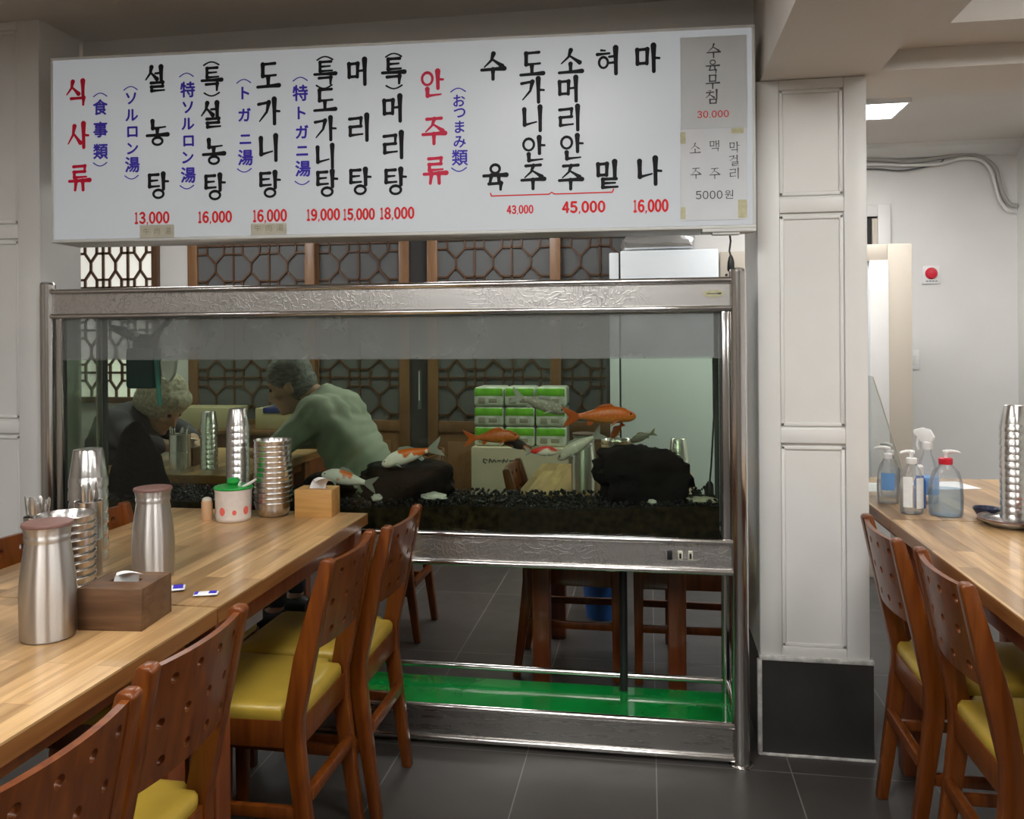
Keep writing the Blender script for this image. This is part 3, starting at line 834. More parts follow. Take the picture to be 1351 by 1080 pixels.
for txt, x0, z0, x1, z1 in [('13,000',0.288,0.056,0.410,0.092),('16,000',0.504,0.054,0.620,0.089),('16,000',0.687,0.053,0.802,0.090),('19,000',0.864,0.053,0.975,0.088),
                            ('15,000',0.983,0.052,1.087,0.086),('18,000',1.101,0.052,1.213,0.087),('43,000',1.501,0.059,1.584,0.084),('45,000',1.670,0.058,1.803,0.091),('16,000',1.884,0.055,1.991,0.091)]:
    mb = MB(); number(mb, txt, x0, z0, x1, z1, bold=0.0019 if z1 - z0 > 0.03 else 0.0012)
    obj('price', mb, M['ink_price'], sign)
mb = MB()
brush(mb, [(1.452, 0.123), (1.454, 0.115), (1.632, 0.116), (1.640, 0.122), (1.648, 0.116), (1.824, 0.117), (1.827, 0.126)], 0.0042, 0.0042, -0.0012)
obj('bracket_line', mb, M['ink_price'], sign)
mb = MB().box2((2.09, 0.0, -0.010), (2.2477, 0.05, 0.0), 0.002); mb.box2((2.12, 0.004, -0.018), (2.20, 0.03, -0.010), 0.002)
obj('mounting_bracket', mb, M['sign_box'], sign)

SM = Matrix.Translation((-1.925, 2.45, 1.603)) @ Matrix.Rotation(SIGN_RZ, 4, 'Z')
def on_sign(name, u0, z0, u1, z1, mat, label, cat, y=-0.0022, ink=None, drawing=None, group=None):
    """a sheet stuck on the sign face, at its own lower edge"""
    o = thing(name, label, cat, SM @ Vector((u0, y, z0)), SIGN_RZ, group)
    obj('sheet', MB().box2((0, 0, 0), (u1 - u0, 0.0006, z1 - z0)), mat, o)
    if drawing:
        for part in drawing(u0, z0): obj('lettering', part, ink, o)
    return o
def d1(u0, z0):
    out = []
    for ch, u, z in [('수',2.126,0.530),('육',2.123,0.483),('무',2.123,0.438),('침',2.122,0.393)]:
        out.append(MB()); syllable(out[-1], ch, u - u0, z - z0, 0.038, 0.040, -0.0006, 0.72)
    return out
o = on_sign('paper_notice', 2.0282, 0.3005, 2.2229, 0.5737, M['paper_grey'], 'grey paper notice with four black syllables taped on the menu sign, upper of two', 'paper notice', ink=M['ink_grey'], drawing=d1)
mb = MB(); number(mb, '30.000', 2.0753 - 2.0282, 0.0308, 2.1707 - 2.0282, 0.0511, -0.0006, 0.0003); obj('price', mb, M['ink_price'], o)
def d2(u0, z0):
    out = []
    for ch, u, z in [('소',2.070,0.241),('주',2.072,0.166),('맥',2.128,0.246),('주',2.127,0.164),('막',2.185,0.240),('걸',2.185,0.201),('리',2.185,0.163)]:
        out.append(MB()); syllable(out[-1], ch, u - u0, z - z0, 0.030, 0.031, -0.0006, 0.55)
    mb = MB(); out.append(mb)
    number(mb, '5000', 2.0691 - u0, 0.0888 - z0, 2.151 - u0, 0.113 - z0, -0.0006, 0.0002)
    put_glyph(mb, '원', 2.168 - u0, 0.101 - z0, 0.025, 0.026, -0.0006)
    return out
o = on_sign('paper_notice', 2.0263, 0.0263, 2.221, 0.299, M['paper'], 'pale paper notice with faint writing and yellowed tape, lower of two on the sign', 'paper notice', ink=M['ink_grey'], drawing=d2)
for (a, b, c, d) in ((0.150, 0.255, 0.186, 0.272), (0.168, 0.004, 0.194, 0.058), (0.0, 0.230, 0.016, 0.264), (0.0, 0.004, 0.014, 0.04)):
    obj('tape', MB().box2((a, -0.0004, b), (c, 0.0, d)), M['tape_yellow'], o)
def dt(u0, z0):
    out = []
    for i, ch in enumerate('牛肉湯'):
        mb = MB(); out.append(mb); put_glyph(mb, ch, 0.022 + 0.037 * i, 0.021, 0.024, 0.024, -0.0006, fit=False)
    return out
M['ink_faint'] = pmat('faded_lettering', (0.30, 0.28, 0.21), 0.7)
on_sign('masking_tape', 0.3085, 0.0092, 0.4251, 0.0507, M['tape'], 'beige tape strip under the 13,000 price on the menu sign', 'tape', ink=M['ink_faint'], drawing=dt)
on_sign('masking_tape', 0.6828, 0.0112, 0.8007, 0.0471, M['tape'], 'beige tape strip under the third price, 16,000, on the menu sign', 'tape', ink=M['ink_faint'], drawing=dt)

# cord that hangs from the sign with a black in-line plug above the tank post
t = thing('power_cord', 'thin black cord with an in-line plug hanging under the menu sign', 'power cord', (0.245, 2.60, 1.60))
obj('cable', MB().tube([(0.0, 0.0, 0.0), (0.004, 0, -0.03), (0.0, 0, -0.06), (0.004, 0, -0.075)], 0.0028, 8), M['black'], t)
obj('plug', MB().lathe([(0.003, 0.0), (0.007, -0.008), (0.010, -0.022), (0.011, -0.045), (0.009, -0.05), (0.0, -0.05)][::-1], 14, (0.004, 0, -0.072)), M['black'], t)

# ------------------------------------------------------------ aquarium
TX0, TX1, TYF, TYR = -2.036, 0.266, 2.572, 2.815      # post centre lines
tank = thing('aquarium', 'large steel framed fish tank on tubular posts between wall and pillar', 'aquarium', (-0.885, 2.69, 0))
def T_(x, y, z): return (x + 0.885, y - 2.69, z)
def tb(a, b): return (T_(*a), T_(*b))
for x in (TX0, TX1):
    mb = MB().tube([T_(x, TYF, 0.0), T_(x, TYF, 1.475)], 0.0255, 24)
    mb.lathe([(0.0255, 1.475), (0.023, 1.482), (0.012, 1.486), (0.0, 1.487)], 24, T_(x, TYF, 0))
    post = obj('post', mb, M['chrome'], tank)
    obj('foot_plate', MB().lathe([(0.036, 0.0), (0.036, 0.004), (0.028, 0.006), (0.0, 0.006)], 24, T_(x, TYF, 0)), M['chrome'], post)
for x in (TX0 + 0.022, TX1 - 0.022):
    obj('rear_post', MB().tube([T_(x, TYR, 0.0), T_(x, TYR, 1.46)], 0.013, 16), M['chrome'], tank)
for x in (TX0 + 0.049, TX1 - 0.037):
    obj('corner_strip', MB().box2(*tb((x - 0.011, TYF - 0.010, 0.672), (x + 0.011, TYF + 0.004, 1.357)), 0.003), M['chrome'], tank)
# bands: two tubes and a sheet
def band(name, z_lo, z_hi, r, mat, y=TYF, thick=0.004):
    x0, x1 = TX0 + 0.02, TX1 - 0.02
    mb = MB().box2(*tb((x0, y - 0.006, z_lo), (x1, y - 0.006 + thick, z_hi)))
    o = obj(name, mb, mat, tank)
    for z in (z_lo, z_hi):
        obj('rail', MB().tube([T_(x0, y - 0.008, z), T_(x1, y - 0.008, z)], r, 14), M['chrome'], o)
    return o
top_band = band('top_band', 1.366, 1.450, 0.0095, M['etched'])
low_band = band('lower_band', 0.576, 0.665, 0.0095, M['etched'])
base_band = band('base_band', 0.020, 0.118, 0.0100, M['sheet_steel'])
obj('rear_rail', MB().tube([T_(TX0 + 0.02, TYR, 0.150), T_(TX1 - 0.02, TYR, 0.150)], 0.0105, 14), M['chrome'], tank)
for z in (0.58, 0.665, 1.366, 1.450):
    obj('rear_rail', MB().tube([T_(TX0 + 0.02, TYR + 0.012, z), T_(TX1 - 0.02, TYR + 0.012, z)], 0.009, 10), M['chrome'], tank)
for x in (TX0 + 0.01, TX1 - 0.012):
    for z in (0.118, 0.665, 1.450):
        obj('side_rail', MB().tube([T_(x, TYF + 0.02, z), T_(x, TYR, z + (0.03 if z < 0.2 else 0))], 0.009, 10), M['chrome'], tank)
# lid frame
mb = MB().box2(*tb((TX0 + 0.03, TYF + 0.004, 1.452), (TX1 - 0.03, TYR, 1.457)))
obj('top_cover', mb, M['sheet_steel'], tank)
# rocker switches and maker's plate
for k, (x, m_) in enumerate(((0.060, 'black'), (0.0915, 'cream'), (0.1215, 'cream'))):
    z = 0.622
    sw = obj('switch', MB().box2(*tb((x - 0.0075, TYF - 0.012, z - 0.014), (x + 0.0075, TYF - 0.004, z + 0.014)), 0.002), M[m_], low_band)
    if m_ == 'cream':
        sw.name = 'switch'
        mb = MB().box2(*tb((x - 0.003, TYF - 0.0145, z - 0.008), (x + 0.003, TYF - 0.0115, z + 0.008)), 0.001)
        obj('switch', mb, M['black'], low_band)
mb = MB().prism([(0.9 + 0.885 - 0.9 + 0.20 + 0.032 * math.cos(2 * PI * k / 24) - 0.005, 1.410 + 0.011 * math.sin(2 * PI * k / 24)) for k in range(24)], 'y', TYF - 2.69 - 0.0085, TYF - 2.69 - 0.0055)
pl = obj('maker_plate', mb, M['tape_yellow'], top_band)
mb = MB()
for i, (u, w) in enumerate(((-0.016, 0.006), (-0.008, 0.007), (0.0005, 0.006), (0.0085, 0.005), (0.017, 0.0055))):
    brush(mb, [(0.885 + 0.195 + u - w / 2, 1.410), (0.885 + 0.195 + u + w / 2, 1.4105)], 0.0032 if i < 4 else 0.006, 0.003 if i < 4 else 0.006, TYF - 2.69 - 0.0088)
obj('plate_marks', mb, M['ink_grey'], top_band)
# glazing
GX0, GX1, GYF, GYR, GZ0, WZ = TX0 + 0.055, TX1 - 0.045, TYF + 0.006, TYR - 0.012, 0.668, 1.216
obj('front_glass', MB().box2(*tb((GX0, GYF - 0.006, GZ0), (GX1, GYF, WZ))), M['glass'], tank)
obj('rear_glass', MB().box2(*tb((GX0, GYR, GZ0), (GX1, GYR + 0.006, WZ))), M['glass'], tank)
obj('front_glass_above_water', MB().box2(*tb((GX0, GYF - 0.006, WZ), (GX1, GYF, 1.36))), M['glass_fog'], tank)
obj('rear_glass_above_water', MB().box2(*tb((GX0, GYR, WZ), (GX1, GYR + 0.006, 1.44))), M['glass_fog'], tank)
for x in (GX0 - 0.004, GX1 + 0.001):
    obj('side_glass', MB().box2(*tb((x, GYF, GZ0), (x + 0.004, GYR, 1.44))), M['glass'], tank)
for x in (GX0 + 0.002, GX1 - 0.002):
    obj('dark_corner_seam', MB().box2(*tb((x - 0.007, GYR - 0.014, GZ0), (x + 0.007, GYR - 0.001, 1.44))), M['gasket'], tank)  # dark rear silicone, its black standing in for posts dimmed by the water
    obj('dark_corner_seam', MB().box2(*tb((x - 0.004, GYF + 0.0005, GZ0), (x + 0.004, GYF + 0.008, 1.36))), M['gasket'], tank)
obj('tank_floor', MB().box2(*tb((GX0, GYF, GZ0 - 0.01), (GX1, GYR, GZ0))), M['gasket'], tank)
obj('water', MB().box2(*tb((GX0 + 0.001, GYF + 0.001, GZ0 + 0.001), (GX1 - 0.001, GYR - 0.001, WZ))), M['water'], tank)
# green sheet of the low shelf
obj('shelf_sheet', MB().box2(*tb((TX0 + 0.012, TYF + 0.002, 0.104), (TX1 - 0.012, TYR - 0.002, 0.112))), M['green_sheet'], tank)
# drain hose under the tank
hose = obj('drain_hose', MB().tube([T_(-0.087, TYR - 0.03, 0.66), T_(-0.087, TYR - 0.03, 0.14), T_(-0.087, TYR - 0.03, 0.113)], 0.0135, 14), M['black'], tank)

# gravel bed: pebbles nobody could count
def pebble_bed():
    mb = MB()
    rng = random.Random(11)
    bm = bmesh.new(); bmesh.ops.create_icosphere(bm, subdivisions=1, radius=1.0)
    base = [v.co.copy() for v in bm.verts]; bm.verts.index_update()
    faces = [[v.index for v in f.verts] for f in bm.faces]; bm.free()
    for k in range(3300):
        x = rng.uniform(GX0 + 0.016, GX1 - 0.016)
        front = k < 1500
        top = bed_top(x)
        r = rng.uniform(0.0045, 0.0095)
        if front:
            y = GYF + 0.004 + r; z = rng.uniform(top - 0.055, top)
        else:
            y = rng.uniform(GYF + 0.015, GYR - 0.024); z = top + rng.uniform(-0.004, 0.006) + 0.012 * (y - GYF) / 0.2
        sc = Vector((rng.uniform(0.7, 1.3), rng.uniform(0.6, 1.0), rng.uniform(0.6, 0.95))) * r
        rm = Euler((rng.uniform(0, 6), rng.uniform(0, 6), rng.uniform(0, 6))).to_matrix()
        vs = []
        for p in base:
            q = rm @ Vector((p.x * sc.x, p.y * sc.y, p.z * sc.z)); q.y = max(q.y, GYF + 0.003 - y)
            vs.append((x + q.x, y + q.y, z + q.z))
        mb.add(vs, faces)
    return mb
def bed_top(x):
    return 0.752 + 0.010 * math.sin(x * 2.3 + 1.0) + 0.006 * math.sin(x * 7.1) + 0.012 * (x + 0.9)* 0.6
g = obj('gravel', pebble_bed(), M['gravel'], sharp=25)
tag(g, 'black pebbles covering the bottom of the aquarium', 'gravel', kind='stuff')
mb = MB()
n = 60
xs = [GX0 + 0.012 + (GX1 - GX0 - 0.024) * i / n for i in range(n + 1)]
poly = [(xs[0], GZ0 + 0.002)] + [(xs[-1], GZ0 + 0.002)] + [(x, bed_top(x) - 0.007) for x in xs[::-1]]
mb.prism(poly, 'y', GYF + 0.004, GYR - 0.022)
g = obj('substrate_gravel', mb, M['moss'], sharp=60)
tag(g, 'brown mossy layer of substrate under the black pebbles of the aquarium', 'gravel', kind='stuff')

# rocks
def rock(name, label, c, rad, seed, shape=None, nu=36, nv=24, rough=0.22):
    def disp(q):
        p = q * 1.6 + Vector((seed, seed * 2.1, 0))
        k = 1 + rough * noise.noise(p) + rough * 0.6 * noise.noise(p * 2.7) + rough * 0.35 * noise.noise(p * 6.0)
        if shape: k *= shape(q)
        return k
    o = obj(name, MB().ell((0, 0, 0), rad, nu, nv, disp=disp), M['rock'], loc=c, sharp=50)
    return tag(o, label, 'rock')
def cone_shape(q): return 1.0 - 0.30 * max(0, q.z) * (1 - abs(q.z)) * 2
def boxy(q):
    m_ = max(abs(q.x), abs(q.z), abs(q.y) * .9); return min(1.25, 0.86 / m_ * 0.5 + 0.52)
mb = MB()
rg = random.Random(4)
prof = [(0.118, 0.0), (0.112, 0.04), (0.098, 0.08), (0.080, 0.13), (0.062, 0.17), (0.047, 0.21), (0.036, 0.235), (0.018, 0.252), (0.0, 0.256)]
mb.lathe(prof, 30, (0, 0, 0), sy=0.62)
mb.v = [(x * (1 + .18 * noise.noise(Vector((x * 14, y * 14, z * 12)))) + 0.012 * noise.noise(Vector((z * 25, x * 9, 4))) - (0.02 if z > .15 else z * .13), y, z + .006 * noise.noise(Vector((x * 40, y * 40, z * 40)))) for x, y, z in mb.v]
tag(obj('rock', mb, M['rock'], loc=(-1.765, 2.69, 0.742), sharp=50), 'black pointed rock standing beneath the filter box in the aquarium', 'rock')
rock('rock', 'long dark flat topped rock under the white and orange koi', (-0.80, 2.705, 0.800), (0.165, 0.070, 0.078), 5.2, boxy, rough=0.14)
rock('rock', 'dark low rock sloping down beside the long flat topped rock', (-1.085, 2.71, 0.775), (0.095, 0.065, 0.052), 3.1, rough=0.2)
rock('rock', 'dark broad boulder in front of the white refrigerator', (-0.020, 2.69, 0.838), (0.150, 0.075, 0.100), 8.4, boxy, rough=0.30)
def small_shell(c, rad, seed, label, mat='shell', cat='shell', name='shell'):
    o = obj(name, MB().ell((0, 0, 0), rad, 20, 12, disp=lambda q: 1 + 0.3 * noise.noise(q * 2.5 + Vector((seed, 0, 0)))), M[mat], loc=c)
    return tag(o, label, cat)
small_shell((-0.879, 2.62, 0.762), (0.018, 0.012, 0.012), 1, 'small round white shell on the gravel under the long dark rock')
small_shell((-0.690, 2.63, 0.768), (0.045, 0.020, 0.013), 2, 'flat heap shaped grey white shell on the gravel beside the long rock')
small_shell((0.010, 2.61, 0.772), (0.014, 0.010, 0.009), 3, 'tiny white shell at the foot of the broad boulder')
small_shell((0.160, 2.628, 0.778), (0.048, 0.028, 0.011), 4, 'pale flat stone lying on the gravel beside the steel post', 'slab', 'stone', 'flat_stone')

# filter box with lever, hose and white intake
t = thing('aquarium_filter', 'dark teal filter box with a lever and white intake hanging in the tank', 'filter', (-1.79, 2.745, 1.17))
M['teal'] = pmat('dark_teal_plastic', (0.012, 0.05, 0.055), 0.4)
M['teal2'] = pmat('teal_hose', (0.05, 0.26, 0.24), 0.4)
obj('housing', MB().box2((-0.055, -0.03, -0.06), (0.055, 0.03, 0.085), 0.012), M['teal'], t)
obj('bracket', MB().box2((-0.035, -0.022, 0.08), (0.05, 0.02, 0.135), 0.01), M['teal'], t)
obj('lever', MB().tube([(0.03, -0.01, 0.10), (0.10, -0.03, 0.165), (0.155, -0.04, 0.215)], [0.014, 0.010, 0.007], 12), M['teal'], t)
obj('lever', MB().tube([(-0.01, -0.01, 0.11), (-0.06, -0.03, 0.145), (-0.105, -0.03, 0.16)], [0.013, 0.018, 0.010], 12), M['teal'], t)
obj('hose', MB().tube([(0.062, -0.02, 0.05), (0.066, -0.02, -0.02), (0.072, -0.02, -0.08), (0.075, -0.02, -0.12)], 0.008, 10), M['teal2'], t)
obj('intake', MB().prism([(0.080, 0.04), (0.140, 0.042), (0.132, -0.010), (0.112, -0.038), (0.088, -0.012)], 'y', -0.03, -0.005, 0.006), M['white_plastic'], t)
# heater plug
t = thing('tank_heater', 'small black heater standing on the gravel beside the steel post', 'heater', (0.186, 2.66, 0.776))
obj('body', MB().lathe([(0.010, 0.0), (0.013, 0.012), (0.012, 0.045), (0.006, 0.055), (0.0, 0.056)], 14), M['black'], t)
obj('cable', MB().tube([(0, 0, 0.05), (0.006, 0.01, 0.10), (0.018, 0.05, 0.25), (0.020, 0.09, 0.44)], 0.003, 8), M['black'], t)
# thermometer on the rear glass
t = thing('thermometer', 'slim glass thermometer on the rear pane of the aquarium', 'thermometer', (-0.775, 2.775, 1.04))
obj('tube', MB().tube([(0, 0, 0.0), (0, 0, 0.135)], 0.006, 10), M['frost'], t)
obj('scale', MB().box2((-0.0015, -0.0075, 0.03), (0.0015, -0.0062, 0.13)), M['white_plastic'], t)

# ------------------------------------------------------------ fish
def fish_mat(name, base, patch=None, thr=0.5, scale=12, seed=0.0, top=None, belly=None, scales=0.25):
    m = pmat(name, base, 0.35)
    N, L = nt(m); b = N['Principled BSDF']
    tc = N.new('ShaderNodeTexCoord')
    mp = N.new('ShaderNodeMapping'); mp.inputs['Location'].default_value = (seed, seed * 1.7, seed * 0.3); mp.inputs['Scale'].default_value = (1, 0.6, 1)
    L.new(tc.outputs['Object'], mp.inputs['Vector'])
    colr = None
    rgb = N.new('ShaderNodeRGB'); rgb.outputs[0].default_value = (*base, 1); colr = rgb.outputs[0]
    sp = N.new('ShaderNodeSeparateXYZ'); L.new(tc.outputs['Object'], sp.inputs[0])
    def blend(fac, c):
        nonlocal colr
        mx = N.new('ShaderNodeMix'); mx.data_type = 'RGBA'
        L.new(fac, mx.inputs[0]); L.new(colr, mx.inputs[6]); mx.inputs[7].default_value = (*c, 1)
        colr = mx.outputs[2]
    if belly:
        r = N.new('ShaderNodeMapRange'); r.inputs[1].default_value = 0.004; r.inputs[2].default_value = -0.020
        L.new(sp.outputs[2], r.inputs[0]); blend(r.outputs[0], belly)
    if patch:
        n = N.new('ShaderNodeTexNoise'); n.inputs['Scale'].default_value = scale; n.inputs['Detail'].default_value = 2
        L.new(mp.outputs[0], n.inputs['Vector'])
        ad = N.new('ShaderNodeMath'); ad.operation = 'MULTIPLY_ADD'; ad.inputs[1].default_value = 4.0 if top else 0.0
        L.new(sp.outputs[2], ad.inputs[0]); L.new(n.outputs[0], ad.inputs[2])
        r = N.new('ShaderNodeMapRange'); r.inputs[1].default_value = thr; r.inputs[2].default_value = thr + 0.03
        L.new(ad.outputs[0], r.inputs[0]); blend(r.outputs[0], patch)
    if scales:
        v = N.new('ShaderNodeTexVoronoi'); v.inputs['Scale'].default_value = 95
        L.new(tc.outputs['Object'], v.inputs['Vector'])
        mu = N.new('ShaderNodeMix'); mu.data_type = 'RGBA'; mu.blend_type = 'MULTIPLY'; mu.inputs[0].default_value = scales
        L.new(colr, mu.inputs[6]); L.new(v.outputs[0], mu.inputs[7]); 
        r = N.new('ShaderNodeMapRange'); r.inputs[1].default_value = 0.0; r.inputs[2].default_value = 0.5; r.inputs[3].default_value = 1.15; r.inputs[4].default_value = 0.5
        L.new(v.outputs[0], r.inputs[0]); L.new(r.outputs[0], mu.inputs[7]); colr = mu.outputs[2]
    L.new(colr, b.inputs['Base Color'])
    return m
def make_fish(label, Ln, c, rz, pitch, bodymat, finmat, fat=1.0, bend=0.0, tall=1.0):
    """Ln: whole length with tail; +x is the head"""
    t = thing('koi_fish', label, 'fish', c, rot=(0, -pitch, rz))
    B = Ln * 0.76
    st = [(-.5, .06, .05), (-.42, .075, .055), (-.30, .115, .08), (-.15, .165, .115), (0, .190, .135), (.15, .190, .14), (.28, .165, .13), (.38, .130, .11), (.45, .088, .08), (.49, .045, .045), (.5, .0, .0)]
    n = 18; vs = []; fs = []
    def yb(x): return bend * (x / B) ** 2 * B
    for s, h, w in st:
        x = s * B + Ln * 0.12
        for k in range(n):
            a = 2 * PI * k / n
            zz = math.sin(a); zz *= h * B * 0.78 * tall * (1.08 if zz > 0 else 0.92)
            vs.append((x, math.cos(a) * w * B * 0.72 * fat + yb(x), zz - 0.02 * B * (1 if s > .3 else 0)))
    for i in range(len(st) - 1):
        for k in range(n): fs.append((i * n + k, i * n + (k + 1) % n, (i + 1) * n + (k + 1) % n, (i + 1) * n + k))
    fs.append(list(range(n))[::-1])
    obj('body', MB().add(vs, fs), bodymat, t)
    def fin(name, pts, thick=0.0016, mat=None):
        mb = MB().prism(pts, 'y', -thick, thick, 0.0008)
        mb.v = [(x, y + yb(x), z) for x, y, z in mb.v]
        return obj(name, mb, mat or finmat, t)
    x0 = -.5 * B + Ln * 0.12 + 0.006
    tl = Ln * 0.25
    fin('tail_fin', [(x0, .022 * Ln * 1.2), (x0 - tl * .45, .085 * Ln), (x0 - tl, .150 * Ln), (x0 - tl * .88, .085 * Ln), (x0 - tl * .62, .0), (x0 - tl * .85, -.08 * Ln), (x0 - tl * .95, -.145 * Ln), (x0 - tl * .45, -.085 * Ln), (x0, -.022 * Ln * 1.2)])
    d0 = Ln * 0.12
    fin('dorsal_fin', [(d0 + .16 * B, .14 * B * tall), (d0 + .07 * B, .215 * B * tall), (d0 - .10 * B, .195 * B * tall), (d0 - .26 * B, .105 * B * tall), (d0 - .2 * B, .09 * B * tall), (d0, .13 * B * tall)])
    for s in (-1, 1):
        mb = MB().prism([(d0 + .24 * B, -.075 * B), (d0 + .20 * B, -.10 * B), (d0 + .06 * B, -.20 * B), (d0 + .10 * B, -.12 * B), (d0 + .14 * B, -.07 * B)], 'y', -0.001, 0.001, 0.0006)
        o = obj('pectoral_fin', mb, finmat, t); o.location = (0, s * .085 * B * fat, 0); o.rotation_euler = (s * 0.5, 0, 0)
        obj('eye', MB().ell((d0 + .41 * B, s * .066 * B * fat, .028 * B), (.016 * B, .010 * B, .016 * B), 10, 8), M['eye'], t)
    fin('anal_fin', [(d0 - .22 * B, -.085 * B), (d0 - .30 * B, -.165 * B), (d0 - .37 * B, -.14 * B), (d0 - .33 * B, -.07 * B)])
    return t
ORANGE = (0.80, 0.16, 0.010); WHITE = (0.70, 0.68, 0.62)
f_orange = fish_mat('orange_koi_skin', (0.80, 0.15, 0.008), belly=(0.88, 0.36, 0.06), scales=0.55)
f_gold = fish_mat('dull_orange_koi_skin', (0.60, 0.13, 0.012), belly=(0.66, 0.27, 0.05), scales=0.6)
f_kohaku = fish_mat('white_orange_koi_skin', (0.92, 0.88, 0.82), patch=ORANGE, thr=0.53, scale=19, seed=2.3, top=True, scales=0.1)
f_pale = fish_mat('white_koi_skin', (0.80, 0.79, 0.75), patch=(0.75, 0.16, 0.02), thr=0.645, scale=15, seed=4.4, top=True, scales=0.15)
f_silver = fish_mat('silver_koi_skin', (0.42, 0.40, 0.32), belly=(0.72, 0.69, 0.58), scales=0.9)
f_dark = fish_mat('dark_mottled_koi_skin', (0.36, 0.08, 0.018), patch=(0.035, 0.022, 0.025), thr=0.47, scale=24, seed=1.0, scales=0.3)
f_redtop = fish_mat('red_backed_koi_skin', (0.85, 0.80, 0.68), patch=(0.72, 0.022, 0.015), thr=0.50, scale=8, seed=7.0, top=True, scales=0.15)
f_cream = fish_mat('cream_koi_skin', (0.62, 0.61, 0.50), scales=0.4)
f_olive = fish_mat('olive_koi_skin', (0.22, 0.22, 0.16), scales=0.3)
fin_white = clear_mat('pale_fin', (0.75, 0.78, 0.75), 0.03, 0.3, haze=0.62, haze_col=(0.60, 0.62, 0.58))
fin_orange = clear_mat('orange_fin', (0.9, 0.5, 0.25), 0.03, 0.3, haze=0.72, haze_col=(0.72, 0.17, 0.02))
fin_olive = clear_mat('olive_fin', (0.7, 0.7, 0.6), 0.03, 0.3, haze=0.6, haze_col=(0.40, 0.38, 0.24))
def seg_fish(label, head, tail, y, bm_, fm, fat=1.0, bend=0.0, tall=1.0, dy=0.0):
    dx, dz = head[0] - tail[0], head[1] - tail[1]
    Ln = math.sqrt(dx * dx + dz * dz + dy * dy)
    pitch = math.asin(dz / Ln); rz = math.atan2(dy, dx)
    # the thing's origin sits 0.5 body-lengths along; the tail reaches -0.5 Ln
    c = ((head[0] + tail[0]) / 2, y, (head[1] + tail[1]) / 2)
    return make_fish(label, Ln, c, rz, pitch, bm_, fm, fat, bend, tall)
seg_fish('white koi with bright orange back swimming over the long dark rock', (-0.862, 0.874), (-0.652, 0.935), 2.62, f_kohaku, fin_white)
seg_fish('pale white koi with one orange spot swimming beside the tissue box', (-1.072, 0.836), (-0.876, 0.800), 2.63, f_pale, fin_white, tall=1.1)
seg_fish('silver grey koi swimming in front of the green packets', (-0.262, 1.044), (-0.445, 1.100), 2.66, f_silver, fin_white)
seg_fish('large bright orange koi swimming highest, above the broad boulder', (-0.038, 1.038), (-0.275, 1.030), 2.63, f_orange, fin_orange)
seg_fish('dull orange koi swimming in front of the cardboard box', (-0.412, 0.966), (-0.602, 0.954), 2.66, f_gold, fin_orange)
seg_fish('dark mottled koi swimming just under the dull orange one', (-0.470, 0.944), (-0.350, 0.912), 2.70, f_dark, fin_olive, tall=1.15)
seg_fish('red backed koi with white belly swimming above the rear table', (-0.286, 0.920), (-0.400, 0.918), 2.64, f_redtop, fin_white, tall=1.25)
seg_fish('cream koi swimming nose down in front of the steel bottle', (-0.290, 0.892), (-0.136, 0.985), 2.67, f_cream, fin_white)
seg_fish('small orange koi seen tail on above the boulder', (-0.120, 0.955), (-0.075, 1.015), 2.70, f_orange, fin_orange, dy=0.05, fat=1.3, tall=1.3)
seg_fish('olive grey koi half hidden behind the boulder', (-0.060, 0.940), (0.030, 0.975), 2.755, f_olive, fin_olive, tall=1.2)

